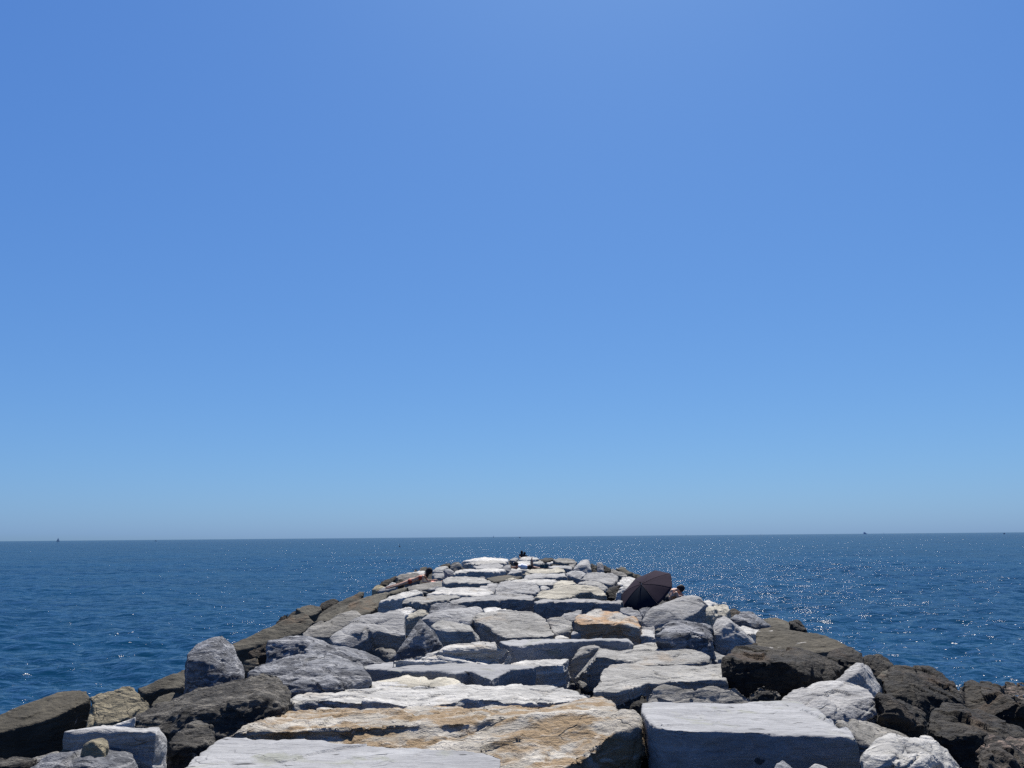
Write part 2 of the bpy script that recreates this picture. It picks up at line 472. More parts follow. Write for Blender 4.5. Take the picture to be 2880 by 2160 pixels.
B('boulder', 'huge black weedy boulder right of centre, beside the pale slabs', 'D',
  [(2036,1855,.2),(2047,1840,.5),(2068,1818,1.0),(2122,1813,1.3),(2171,1824,1.3),(2253,1834,1.3),(2323,1843,1.3),(2377,1873,1.0),(2361,1894,.7),(2334,1912,.3),(2060,1850,.1),(2140,1854,0),(2220,1857,0),(2250,1885,0),(2260,1965,-.1),(2060,1950,0)], (2150,1968), lift=-.25, amp=1.2)
S('small_stone', 'small shaggy weed covered stone at the foot of the huge black boulder', 'M',
  [(2105,1945,-.2),(2130,1930,-.15),(2180,1934,-.15),(2195,1955,-.2),(2170,1975,-.3),(2110,1975,-.3)], lift=.2, th=.4, amp=2.2)
S('stone_slab', 'low flat mid grey slab directly behind the flat topped grey block', 'E',
  [(1815,1982,-.07),(1822,1950,.03),(1839,1932,.09),(1866,1925,.1),(1920,1932,.09),(1956,1931,.09),(1988,1925,.1),(2042,1932,.09),(2068,1932,.09),(2090,1947,.04),(2131,1970,-.03),(2100,1982,-.07)], th=.5)
S('small_stone', 'small dark streaky stone wedged between the orange boulder and the low grey slab', 'M',
  [(1735,1985,-.35),(1745,1962,-.3),(1770,1948,-.3),(1795,1945,-.3),(1820,1952,-.3),(1820,1985,-.4),(1760,1995,-.4)], lift=.2, th=.4, amp=1.5)
S('stone_slab', 'broad pale slab with a brownish right end, right of centre before the black boulder', 'V',
  [(1666,1944,-.02),(1680,1915,0),(1695,1880,.05),(1717,1870,.05),(1771,1867,.05),(1822,1868,.05),(1850,1862,.05),(1880,1863,.05),(1960,1869,.05),(2037,1864,.05),(2032,1885,.05),(2044,1905),(2044,1912),(1975,1911),(1893,1916),(1840,1924),(1820,1922),(1771,1937),(1733,1946)], th=.6)
S('stone_slab', 'large saddle shaped grey brown slab with cracks, behind the broad pale slab', 'V',
  [(1545,1928,-.45),(1567,1889,-.25),(1603,1854,-.08),(1638,1816,.05),(1660,1813,.08),(1690,1821,.05),(1730,1826,0),(1760,1822,0),(1798,1809,0),(1853,1803,.05),(1893,1810,.05),(1940,1821,0),(1977,1840,0),(2000,1848,-.05),(1995,1858,-.05),(1960,1864,-.05),(1880,1868,-.05),(1835,1869,-.05),(1770,1865,-.05),(1745,1855,0),(1700,1845,.05),(1673,1845,.05),(1650,1877,-.1),(1614,1915,-.4),(1590,1932,-.5)], th=.7)
S('stone_slab', 'pale slab peeping out left of the huge black boulder', 'G',
  [(1945,1830,-.12),(1965,1821,-.1),(2014,1816,-.08),(2060,1825,-.1),(2050,1848,-.15),(2020,1862,-.2),(2000,1856,-.2),(1985,1848,-.15)], th=.4)
S('small_stone', 'very small white stone against the left side of the huge black boulder', 'W',
  [(2015,1850,-.05),(2028,1843,0),(2042,1850,-.02),(2038,1864,-.1),(2018,1862,-.1)], th=.25)
S('stone_slab', 'long grey slab with a ragged dark front face behind the cream humps', 'S',
  [(1012,1873),(1090,1861),(1226,1856),(1361,1864),(1475,1870),(1513,1872),(1500,1878),(1435,1884),(1400,1902),(1383,1911),(1350,1898),(1326,1888),(1280,1894),(1231,1888),(1134,1887),(1090,1883),(1025,1881)], lift=.0, th=.6, rnd=4)
S('boulder', 'white wedge boulder sloping left, lying on the back of the ragged grey slab', 'W',
  [(1101,1856,-.02),(1190,1838,.02),(1258,1821,.05),(1340,1805,.1),(1394,1802,.12),(1405,1810,.1),(1435,1826,.02),(1440,1848,-.1),(1425,1868,-.2),(1367,1868,-.15),(1231,1860,-.08)], lift=.12, th=.5, rnd=4, cat='boulder')
S('stone_slab', 'white topped slab between the ragged grey slab and the saddle shaped slab', 'W',
  [(1425,1868),(1475,1853),(1560,1850),(1603,1850),(1585,1866),(1530,1871),(1470,1872)], lift=-.02, th=.6)
S('stone_slab', 'long straight grey slab with a tall shaded front, at centre behind the white wedge', 'S',
  [(1400,1803),(1475,1797),(1560,1795),(1660,1795),(1717,1793),(1771,1797),(1784,1812),(1765,1803),(1668,1800),(1603,1804),(1530,1808),(1500,1812),(1432,1815)], lift=.12, th=.75, rnd=4)
B('boulder', 'smooth grey triangular boulder leaning at left of centre', 'B',
  [(1104,1848,.0),(1140,1800,.2),(1182,1738,.6),(1188,1742,.5),(1225,1780,.4),(1248,1821,.3),(1190,1838,-.1),(1195,1762,.1)], (1170,1848), rnd=3, amp=.6)
S('small_stone', 'flat white stone right of the grey triangular boulder', 'W',
  [(1226,1780,-.02),(1266,1785,-.05),(1285,1787,-.05),(1323,1802,-.1),(1320,1814,-.15),(1245,1825,-.15)], lift=-.02, th=.4)
B('boulder', 'arched tan grey stone behind the grey triangular boulder', 'V',
  [(1210,1760,.1),(1226,1746,.4),(1253,1743,.5),(1285,1750,.5),(1321,1758,.5),(1350,1800,.2),(1235,1775,0),(1330,1775,0),(1240,1802,-.05),(1345,1808,0)], (1290,1806))
S('stone_slab', 'large smooth pale grey slab tilted towards us at the very centre of the heap', 'V',
  [(1318,1738,-.05),(1345,1721,.02),(1390,1716,.05),(1421,1713,.05),(1500,1718,.05),(1535,1737,0),(1562,1785,-.12),(1490,1793,-.14),(1426,1797,-.16),(1385,1775,-.1),(1378,1765,-.08),(1350,1750,-.05)], lift=.08, th=.5)
S('stone_slab', 'tan grey slab tucked against the right side of the central pale slab', 'V',
  [(1532,1735),(1576,1730),(1608,1746),(1610,1760),(1603,1787,-.1),(1562,1788,-.1)], lift=.02, th=.4)
S('small_stone', 'little white stone at the right foot of the central pale slab', 'W',
  [(1560,1786,-.1),(1585,1784,-.1),(1604,1795,-.12),(1558,1798,-.12)], lift=.03, th=.3)
S('boulder', 'flat boulder with an orange pink stained top, right of the central pale slab', 'P',
  [(1611,1746),(1625,1729),(1652,1715),(1674,1710),(1712,1714),(1741,1718),(1777,1732),(1793,1742),(1806,1759),(1800,1766),(1766,1759),(1717,1752),(1668,1753),(1630,1752)], lift=.16, th=.55, rnd=5, cat='boulder')
S('stone_slab', 'grey slab directly under the orange pink stained boulder', 'G',
  [(1605,1783),(1612,1774),(1660,1769),(1770,1765),(1835,1772),(1852,1792),(1820,1787),(1744,1781),(1690,1780),(1640,1780)], lift=.04, th=.5)
B('boulder', 'grey boulder with a dark central ridge, right of centre', 'B',
  [(1844,1788,.1),(1863,1769,.3),(1880,1748,.6),(1890,1745,.7),(1934,1746,1.0),(1961,1750,1.0),(2002,1758,.9),(2000,1783,.4),(2005,1812,.2),(1947,1826,-.05),(1885,1807,0),(1847,1799,.05),(1924,1760,.3),(1940,1785,.05)], (1947,1828), amp=1.2)
B('boulder', 'pale grey tent shaped boulder with a sharp ridge, right of centre', 'G',
  [(1997,1778,.2),(2013,1742,.5),(2036,1731,.7),(2043,1733,.7),(2124,1804,.3),(2120,1812,.1),(2014,1785,.05),(2054,1748,.15),(2010,1814,0),(2060,1824,-.1)], (2060,1826), rnd=2)
S('small_stone', 'white stones edge behind the tent shaped boulder', 'W',
  [(2072,1762),(2090,1757),(2108,1764),(2150,1768),(2165,1766),(2130,1780),(2096,1780)], lift=.05, th=.4)
S('stone_slab', 'big brown slab with white scars sloping into the water on the right', 'Q',
  [(2125,1802,-.1),(2127,1775,.05),(2140,1766,.15),(2166,1764,.2),(2207,1767,.25),(2245,1778,.25),(2293,1780,.25),(2323,1786,.25),(2348,1797,.2),(2388,1816,.1),(2388,1826,.05),(2320,1828,0),(2291,1835,-.05),(2253,1836,-.08),(2171,1830,-.1),(2125,1815,-.12)], th=.8, maxdep=.7)
B('small_stone', 'small black stone in front of the scarred brown slab', 'D',
  [(2288,1830,.1),(2300,1822,.2),(2325,1820,.2),(2322,1842,0),(2290,1844,0)], (2305,1848), amp=1.2, cat='rock')
B('boulder', 'black boulder at right waterline, left of a rounder black one', 'D',
  [(2320,1842,.2),(2345,1822,.6),(2372,1817,.8),(2400,1822,.8),(2427,1838,.6),(2432,1875,.2),(2400,1895,0),(2340,1890,0),(2360,1850,.1)], (2380,1905), lift=.05)
B('boulder', 'rounded black boulder touching the water on the right', 'D',
  [(2425,1848,.2),(2432,1841,.4),(2477,1838,.7),(2497,1850,.7),(2513,1866,.5),(2513,1880,.3),(2477,1898,0),(2440,1895,0),(2450,1865,.1)], (2470,1902), lift=.05)
B('small_stone', 'small olive stone between the rounded black boulder and the biggest black ridge', 'K',
  [(2462,1902,0),(2480,1887,.3),(2506,1879,.5),(2512,1895,.3),(2490,1920,0),(2478,1925,0)], (2480,1935))
B('boulder', 'big black brown ridge of rock at right, touching the sparkling water', 'D',
  [(2483,1930,.2),(2498,1890,.8),(2518,1878,1.1),(2544,1874,1.2),(2615,1873,1.3),(2648,1889,1.1),(2674,1909,.9),(2690,1915,.8),(2717,1975,.3),(2620,2010,0),(2500,1962,0),(2525,1925,.2),(2600,1955,.1)], (2600,2012), amp=1.2)
S('boulder', 'low dark brown rock running to the right edge of the view', 'D',
  [(2700,1925,.25),(2713,1917,.3),(2780,1915,.35),(2805,1928,.35),(2830,1958,.3),(2860,1975,.3),(2910,1995,.25),(2910,2045,0),(2780,2015,-.05),(2717,1990,-.05),(2695,1955,.1)], th=.9, cat='boulder', amp=1.3)
S('boulder', 'weedy rough dark rock at the right edge by the water', 'Y',
  [(2775,1935,.2),(2790,1928,.25),(2811,1922,.3),(2845,1921,.35),(2910,1928,.35),(2910,1990,.1),(2845,1978,.05),(2810,1960,.1)], th=.7, cat='boulder', amp=1.6)
B('boulder', 'dark brown shaggy boulder behind the flat grey brown slab at right', 'D',
  [(2463,1954,.2),(2482,1946,.4),(2505,1958,.5),(2534,1963,.5),(2557,1977,.5),(2583,1993,.5),(2606,2013,.4),(2590,2038,.1),(2486,2038,0),(2485,1990,.05),(2540,1995,.05)], (2540,2042), amp=1.5)
B('boulder', 'dark olive boulder with a pointed top near the right edge', 'D',
  [(2593,2036,.2),(2616,2010,.5),(2661,1980,.9),(2713,1990,.9),(2778,2013,.9),(2880,2055,.8),(2895,2075,.4),(2795,2074,.1),(2752,2067,0),(2695,2070,0),(2640,2064,0),(2750,2112,0),(2690,2092,-.05)], (2720,2114), amp=1.3)
S('stone_slab', 'narrow dark slab behind the rust veined boulder at the right edge', 'M',
  [(2750,2072,0),(2778,2058,.05),(2830,2063,.05),(2900,2078,.05),(2900,2112,-.1),(2760,2106,-.1)], lift=.05, th=.5)
B('boulder', 'brown rough boulder with rusty veins in the lower right corner', 'Y',
  [(2745,2155,.1),(2759,2120,.3),(2785,2085,.6),(2805,2075,.7),(2845,2072,.8),(2910,2085,.8),(2910,2190,.2),(2750,2200,0),(2790,2112,.2)], (2800,2215), amp=1.3)

# ---- foreground, left
S('boulder', 'big black brown block with a slanted top at the left edge', 'Q',
  [(-70,2040,.3),(0,2014,.34),(60,1993,.38),(115,1968,.42),(165,1942,.45),(214,1938,.45),(244,1941,.42),(258,1962,.3),(250,1968,.25),(215,1975,.2),(150,2018,.12),(100,2035,.1),(0,2062,.05),(-70,2078,.03)], lift=.3, th=2.2, cat='boulder', maxdep=.9, rnd=4)
S('stone_slab', 'two tone tan and brown slab behind the black block at left', 'T',
  [(255,1967,.2),(298,1948,.3),(343,1933,.38),(373,1933,.38),(388,1943,.35),(413,1967,.2),(432,1992,.1),(385,2020,-.05),(240,2045,-.1),(248,2007,0),(258,1990,.1)], th=1.2, lift=.1, maxdep=.8)
S('stone_slab', 'olive slab greened with algae, left of the upright blue grey boulder', 'K',
  [(388,1935,.05),(448,1913,.15),(497,1893,.22),(526,1878,.3),(526,1913,.1),(520,1930,.02),(470,1925,.05),(430,1940,0),(403,1953,-.05)], th=1.2, lift=.1, maxdep=.8)
S('stone_slab', 'dark olive slab at the foot of the upright blue grey boulder', 'K',
  [(423,1982,-.05),(445,1955,.1),(487,1943,.15),(522,1950,.1),(500,1970,0),(450,1995,-.1)], lift=-.05, th=.6, maxdep=.8)
B('boulder', 'upright blue grey boulder standing tall against the water at left', 'B',
  [(521,1949,.1),(524,1840,.3),(550,1816,.7),(602,1791,.9),(624,1788,.9),(655,1815,.9),(670,1848,.8),(689,1890,.6),(689,1910,.4),(575,1860,-.05),(600,1802,.35),(528,1860,.05),(580,1950,-.15),(530,1955,0)], (600,1965), lift=-.1, amp=.6, rnd=1)
B('boulder', 'large dark boulder with a fibrous surface, in front of the upright blue grey one', 'M',
  [(343,2037,.4),(378,2017,.6),(448,1977,.9),(527,1943,1.1),(622,1918,1.2),(701,1893,1.3),(746,1885,1.3),(781,1893,1.2),(806,1923,1.0),(818,1948,.8),(816,1977,.5),(796,1992,.3),(676,2030,.2),(617,2075,0),(470,2065,0),(560,2000,.1),(740,1960,.3)], (560,2092), D=8.0)
B('boulder', 'large blue grey boulder with folded veins left of the ragged grey slab', 'B',
  [(702,1901,.3),(719,1875,.6),(751,1864,.9),(806,1848,1.2),(846,1833,1.4),(887,1833,1.4),(925,1840,1.4),(968,1854,1.2),(1009,1870,1.0),(1023,1886,.7),(1031,1918,.4),(945,1927,0),(822,1948,0),(800,1920,.1),(870,1870,.4),(920,1862,.5)], (900,1948), amp=1.6)
B('boulder', 'squat grey boulder with a split left end, behind the large folded one', 'B',
  [(750,1862,.1),(752,1805,.3),(784,1799,.5),(819,1790,.7),(868,1788,.8),(914,1797,.8),(933,1810,.7),(930,1832,.2),(819,1847,0),(760,1862,0),(850,1800,.2)], (830,1855), amp=1.2)
B('boulder', 'long low grey boulder falling to the right behind the large folded one', 'B',
  [(854,1829,.1),(873,1813,.3),(900,1810,.4),(968,1818,.6),(1022,1829,.6),(1080,1854,.5),(1095,1862,.3),(1012,1870,0),(960,1852,0),(880,1832,0),(900,1822,.1)], (980,1869), amp=1.2)
S('small_stone', 'small tan stone tucked left of the grey triangular boulder', 'E',
  [(1020,1828,-.05),(1050,1821),(1117,1822),(1114,1837,-.05),(1096,1856,-.15),(1070,1842,-.1)], lift=-.02, th=.4)
B('boulder', 'big pale grey swooping boulder with a dark hollow front, left of centre', 'G',
  [[(925,1793,.2),(952,1770,.4),(988,1746,.8),(1020,1730,1.0),(1053,1725,1.2),(1069,1723,1.3),(1060,1776,.45),(1010,1775,.3),(1000,1824,.1),(940,1814,0)],
   [(1020,1730,1.0),(1069,1723,1.3),(1094,1717,1.4),(1120,1716,1.4),(1135,1724,1.2),(1140,1745,.9),(1141,1783,.5),(1135,1790,.45),(1060,1776,.45),(1010,1790,.5),(1130,1812,.55),(1010,1826,.55)]], (1050,1824), lean=-.4, drop=.6)
B('boulder', 'grey boulder with an olive flank left of the pale swooping boulder', 'E',
  [(848,1778,.2),(866,1764,.4),(897,1749,.6),(923,1741,.8),(945,1731,1.0),(988,1717,1.3),(1009,1720,1.3),(1020,1731,1.1),(996,1744,.6),(955,1770,.2),(924,1792,0),(851,1790,0),(900,1760,.3)], (890,1799))
S('stone_slab', 'big olive brown slab sloping down into the water on the left', 'K',
  [(645,1815,.15),(719,1778,.25),(776,1759,.3),(810,1743,.35),(838,1725,.45),(856,1720,.48),(870,1735,.4),(885,1748,.35),(862,1765,.2),(849,1780,.1),(790,1790,0),(751,1801,-.05),(702,1824,-.1),(665,1832,-.1)], th=.9, maxdep=.8)
S('small_stone', 'small flat olive stone right of the upright blue grey boulder', 'K',
  [(680,1856,-.05),(724,1843,0),(732,1867,-.1),(712,1882,-.2),(685,1895,-.2)], th=.5, maxdep=.8)
S('small_stone', 'small dark stone above the flat olive stone at left', 'D',
  [(697,1834,-.05),(725,1815,0),(751,1802,.05),(754,1840,-.1),(713,1850,-.15)], th=.5, maxdep=.8)
S('stone_slab', 'long brown slab running along the left slope, nearer the water', 'K',
  [(900,1722,.05),(955,1690,.25),(1014,1663,.4),(1024,1661,.4),(1022,1672,.35),(1010,1692,.2),(972,1707,.1),(923,1726,0),(890,1740,-.05)], th=.8, maxdep=1.0)
S('stone_slab', 'brown grooved slab on the left slope, above the long brown one', 'K',
  [(905,1726,-.02),(1010,1690,.15),(1024,1681,.2),(1053,1671,.28),(1090,1661,.35),(1099,1664,.3),(1085,1677,.25),(1061,1692,.15),(1063,1706,.08),(1037,1717,.02),(1034,1728,-.02),(1010,1722,0),(988,1718,0),(945,1734,-.05),(900,1748,-.1),(880,1748,-.1)], lift=.02, th=.6, maxdep=1.0)
for nm, lb, ky, pts in [
    ('boulder', 'black boulder farthest left, at the waterline beside the big olive slab', 'D', [(775,1752,.1),(784,1736,.3),(802,1725,.4),(812,1723,.4),(802,1743,.2),(778,1760,0)]),
    ('boulder', 'black hollowed rock above the big olive slab at the left waterline', 'D', [(806,1732,.1),(828,1713,.35),(851,1713,.35),(840,1727,.2),(809,1742,0)]),
    ('stone_slab', 'grey olive domed slab on the left waterline', 'K', [(830,1712,.2),(864,1699,.4),(898,1702,.4),(907,1713,.3),(890,1727,.1),(866,1733,0),(856,1719,.1)]),
    ('small_stone', 'small black knob of rock on the left waterline', 'D', [(862,1701,.2),(880,1688,.4),(890,1688,.4),(897,1697,.3),(874,1704,.1)]),
    ('boulder', 'dark angular boulder on the left waterline below the long rim slab', 'D', [(896,1702,.1),(906,1691,.3),(932,1681,.4),(957,1685,.4),(941,1700,.2),(906,1715,0)]),
    ('stone_slab', 'thin olive slab forming the left rim by the water', 'K', [(890,1689,.2),(923,1678,.35),(955,1675,.4),(996,1669,.45),(1012,1665,.45),(965,1690,.2),(947,1684,.2),(906,1692,.1)]),
    ('small_stone', 'pale stone alone at the left waterline below the sunbather', 'T', [(1044,1656,.1),(1050,1647,.3),(1064,1642,.35),(1079,1645,.35),(1083,1654,.2),(1058,1662,.05)]),
    ('stone_slab', 'grey triangular slab with a bright left edge below the sunbather', 'G', [(1058,1663,-.05),(1084,1646,.2),(1105,1634,.35),(1115,1636,.35),(1123,1644,.25),(1118,1653,.1),(1089,1660,0)]),
    ('boulder', 'black ridge of rock at the left waterline behind the triangular slab', 'D', [(1064,1641,.1),(1081,1630,.3),(1105,1624,.4),(1118,1617,.45),(1112,1629,.25),(1089,1643,.1)]),
    ('boulder', 'dark grey boulder with a pale top left of the sunbather', 'E', [(1112,1622,.2),(1118,1614,.35),(1138,1611,.4),(1170,1609,.4),(1184,1613,.35),(1170,1624,.15),(1154,1635,0),(1141,1638,0),(1121,1632,0)]),
    ('small_stone', 'small round dark boulder at the feet of the sunbather', 'D', [(1112,1638,.05),(1118,1628,.25),(1131,1626,.3),(1140,1634,.2),(1139,1643,.05),(1121,1647,0)]),
    ('small_stone', 'small reddish stone on the left rim against the sea', 'Y', [(1163,1607,.3),(1168,1598,.5),(1175,1602,.5),(1174,1609,.3)]),
    ('stone_slab', 'olive slab on the left rim behind the dark haired sunbather', 'K', [(1175,1604,.2),(1186,1594,.4),(1202,1591,.45),(1202,1606,.25),(1185,1608,.1)]),
    ('stone_slab', 'pale flat slab behind the back of the sunbather', 'W', [(1138,1613,.1),(1175,1605,.25),(1197,1604,.25),(1194,1614,.1),(1170,1615,.05)]),
    ('stone_slab', 'white rounded slab right of the head of the sunbather', 'W', [(1214,1607,.1),(1227,1595,.3),(1252,1589,.4),(1264,1589,.4),(1252,1601,.2),(1245,1608,.1)]),
    ('boulder', 'brown grey boulder standing on the left rim far off', 'E', [(1263,1589,.3),(1274,1578,.6),(1291,1577,.65),(1300,1582,.6),(1300,1598,.2),(1283,1606,.05),(1268,1599,.1)]),
    ('stone_slab', 'dark strip of rock along the far left rim', 'D', [(1225,1598,.1),(1240,1588,.3),(1268,1581,.4),(1267,1590,.2),(1252,1595,.1)]),
    ('small_stone', 'small grey peaked stone right of the white rounded slab', 'G', [(1248,1603,.1),(1258,1595,.35),(1270,1601,.25),(1280,1607,.15),(1273,1618,-.05),(1255,1614,0)]),
    ('small_stone', 'pale grey stone right of the sunbather, below the small peaked stone', 'G', [(1213,1612,.1),(1247,1607,.2),(1256,1611,.15),(1268,1620,0),(1243,1625,-.05),(1222,1627,-.05)]),
    ('stone_slab', 'rough pale slab on which the dark haired sunbather lies', 'E', [(1113,1659,-.05),(1146,1648),(1186,1641,.03),(1227,1634,.08),(1243,1632,.1),(1252,1641,.02),(1248,1649,-.05),(1227,1656,-.08),(1186,1653,-.08),(1154,1654,-.08),(1121,1661,-.08)]),
    ('stone_slab', 'thin olive slab below the feet of the sunbather', 'K', [(1085,1666,-.1),(1118,1655,0),(1150,1650,0),(1140,1660,-.1),(1105,1668,-.15)]),
]:
    S(nm, lb, ky, pts, lift=.03, th=.55, maxdep=.9, rnd=3, cat={'stone_slab': 'rock', 'boulder': 'boulder', 'small_stone': 'rock'}[nm])

# ---- crest, middle distance
for nm, lb, ky, pts, lift, th in [
    ('stone_slab', 'pale flat slab right of the sunbather, with a dark front edge', 'V', [(1243,1632),(1258,1621),(1284,1620),(1362,1621),(1369,1628),(1392,1639),(1349,1640),(1317,1639),(1250,1639)], .12, .6),
    ('stone_slab', 'very white broad slab in front of the pale slab beside the sunbather', 'W', [(1205,1668),(1227,1656),(1250,1651),(1349,1652),(1382,1660),(1390,1669),(1349,1673),(1300,1672),(1280,1670),(1200,1673)], .05, .4),
    ('stone_block', 'white topped block with a big black front, left of the crest', 'W', [(1062,1691),(1094,1678),(1130,1665),(1170,1659),(1185,1661),(1192,1667),(1154,1676),(1125,1682),(1094,1686)], .14, .7),
    ('stone_slab', 'white slab in front of the very white broad one, with a dark left corner', 'V', [(1130,1696),(1138,1685),(1178,1677),(1252,1669),(1283,1670),(1296,1677),(1260,1685),(1227,1689),(1195,1695),(1182,1693),(1146,1691)], .12, .6),
    ('stone_slab', 'grey slab with a long dark blue front, left half of the dark ledge across the crest', 'G', [(1262,1690),(1300,1678),(1340,1677),(1380,1671),(1413,1667),(1454,1667),(1500,1674),(1507,1683),(1454,1685),(1413,1685),(1389,1688),(1364,1687),(1300,1692),(1270,1696)], .12, .8),
    ('stone_slab', 'grey slab with a dark blue front, right half of the dark ledge across the crest', 'G', [(1498,1688),(1560,1681),(1614,1678),(1641,1684),(1674,1684),(1698,1689),(1717,1689),(1754,1686),(1745,1697),(1700,1696),(1650,1692),(1600,1690),(1540,1692),(1510,1695)], .12, .8),
    ('stone_slab', 'warm tan layered slab behind the right half of the dark ledge', 'C', [(1503,1680),(1511,1664),(1543,1659),(1556,1648),(1633,1643),(1674,1646),(1690,1655),(1703,1664),(1709,1673),(1695,1675),(1670,1670),(1660,1662),(1628,1665),(1610,1677),(1584,1683),(1543,1683)], .14, .5),
    ('boulder', 'rounded light grey boulder at the middle of the crest', 'G', [(1392,1669,-.1),(1392,1652,0),(1405,1636,.1),(1431,1631,.12),(1454,1636,.1),(1486,1634,.1),(1509,1638,.08),(1519,1651,-.02),(1519,1662,-.1),(1503,1669,-.14),(1454,1667,-.12),(1405,1669,-.12)], .18, .5),
    ('boulder', 'smaller light grey boulder on the left of the rounded one', 'G', [(1340,1655,-.05),(1350,1646),(1373,1639,.05),(1397,1637,.06),(1405,1639,.05),(1394,1653,-.02),(1388,1669,-.12),(1345,1667,-.1)], .1, .5),
    ('stone_slab', 'bright white slab behind the rounded light grey boulder', 'W', [(1430,1635),(1454,1627),(1503,1627),(1565,1628),(1573,1633),(1555,1642),(1519,1646),(1505,1640),(1480,1638)], .1, .4),
    ('small_stone', 'small cream stone on top of the rounded grey boulder', 'C', [(1419,1631),(1431,1623,.1),(1447,1622,.12),(1456,1627,.08),(1435,1633)], .12, .3),
    ('stone_slab', 'cream layered slab right of the bright white slab', 'C', [(1553,1643),(1568,1632),(1609,1632),(1624,1640),(1584,1647),(1560,1647)], .12, .3),
    ('small_stone', 'small white stone under the bright white slab, left of the warm tan slab', 'W', [(1517,1657),(1520,1646),(1549,1648),(1535,1659)], .05, .3),
    ('stone_slab', 'long white grey slab with a notched front below the cream slab', 'G', [(1467,1626),(1478,1616),(1503,1612),(1590,1612),(1598,1621),(1560,1624),(1535,1623),(1500,1626)], .12, .5),
    ('stone_slab', 'yellowish cream slab in front of the lying sunbather with raised leg', 'C', [(1478,1604),(1503,1600),(1543,1599),(1565,1594),(1581,1596),(1591,1606),(1568,1610),(1527,1613),(1486,1609)], .12, .4),
    ('small_stone', 'narrow cream stone under the left end of the yellowish slab', 'C', [(1468,1614),(1480,1606),(1521,1611),(1495,1618)], .04, .3),
    ('stone_block', 'square grey block with a shaded front left of the yellowish slab', 'G', [(1423,1615),(1434,1604),(1441,1601),(1467,1603),(1470,1608),(1440,1611)], .16, .6),
    ('boulder', 'brown weathered stone in front of the square grey block', 'K', [(1367,1625),(1405,1616),(1431,1616),(1469,1620),(1454,1629),(1408,1633),(1392,1638)], .04, .4),
    ('stone_slab', 'white slab with a straight grey front left of the square block', 'W', [(1273,1614),(1282,1603),(1317,1601),(1389,1596),(1415,1599),(1424,1603),(1392,1606),(1388,1608),(1340,1606),(1300,1608)], .14, .5),
    ('stone_slab', 'pale grey slab in shade front, behind the white slab with straight front', 'G', [(1328,1592),(1369,1583),(1397,1581),(1418,1587),(1412,1597),(1380,1599),(1340,1598)], .12, .4),
    ('small_stone', 'small grey stone left of the lying sunbather', 'G', [(1416,1590),(1425,1586),(1438,1587),(1440,1601),(1425,1604),(1413,1598)], .1, .4),
    ('stone_slab', 'thin pale slab far along the left side of the crest', 'V', [(1303,1585),(1340,1577),(1389,1574),(1422,1578),(1427,1584),(1395,1583),(1340,1586)], .1, .4),
    ('stone_slab', 'pale slab at the far left end of the crest', 'W', [(1296,1579),(1320,1573),(1345,1568),(1358,1565),(1402,1568),(1430,1571),(1430,1578),(1389,1578),(1356,1577)], .14, .5),
    ('small_stone', 'small pale stone at the far end, left of the seated pair', 'G', [(1429,1575),(1444,1567),(1462,1568),(1453,1576)], .14, .4),
    ('stone_slab', 'pale rounded slab at the far end just below the seated pair', 'W', [(1458,1571),(1470,1564),(1490,1563),(1512,1567),(1519,1572),(1486,1575),(1464,1573)], .2, .5),
    ('stone_slab', 'white slab behind the lying sunbather with raised leg', 'W', [(1442,1580),(1470,1575),(1493,1577),(1492,1586),(1454,1586)], .1, .4),
    ('stone_slab', 'pale humped slab right of the raised leg', 'V', [(1496,1579),(1519,1573),(1532,1581),(1532,1585),(1499,1585)], .12, .4),
    ('small_stone', 'white stone between the humped slab and the dark far rocks', 'W', [(1530,1581),(1555,1576),(1558,1582),(1545,1586)], .08, .4),
    ('boulder', 'dark rock at the far end, right of the seated pair', 'D', [(1510,1571),(1535,1567),(1558,1568),(1554,1574),(1535,1578),(1519,1575)], .25, .6),
    ('boulder', 'grey brown rocks crest at the far right end', 'E', [(1554,1573),(1568,1568),(1592,1569),(1613,1571),(1625,1581),(1600,1584),(1565,1579)], .25, .6),
    ('small_stone', 'pale round stone among the grey brown far right rocks', 'W', [(1561,1581),(1581,1576),(1596,1582),(1584,1588),(1565,1585)], .12, .4),
    ('stone_slab', 'pale grey slab right of the dark bag', 'G', [(1541,1592),(1570,1588),(1594,1588),(1610,1592),(1609,1599),(1581,1597),(1547,1597)], .1, .4),
    ('small_stone', 'black stone lying above the pale slab near the dark bag', 'D', [(1546,1588),(1556,1582),(1574,1582),(1589,1584),(1586,1588)], .16, .3),
    ('small_stone', 'brown stone left of the grey peaked boulder', 'E', [(1598,1585),(1622,1580),(1615,1591),(1604,1594)], .12, .4),
    ('stone_slab', 'pale slab on which the sunbather with raised leg lies', 'W', [(1430,1604),(1440,1596),(1518,1595),(1547,1598),(1500,1604)], .08, .4),
]:
    S(nm, lb, ky, pts, lift=lift, th=th, rnd=3, cat={'stone_slab': 'rock', 'stone_block': 'block', 'boulder': 'boulder', 'small_stone': 'rock'}[nm])

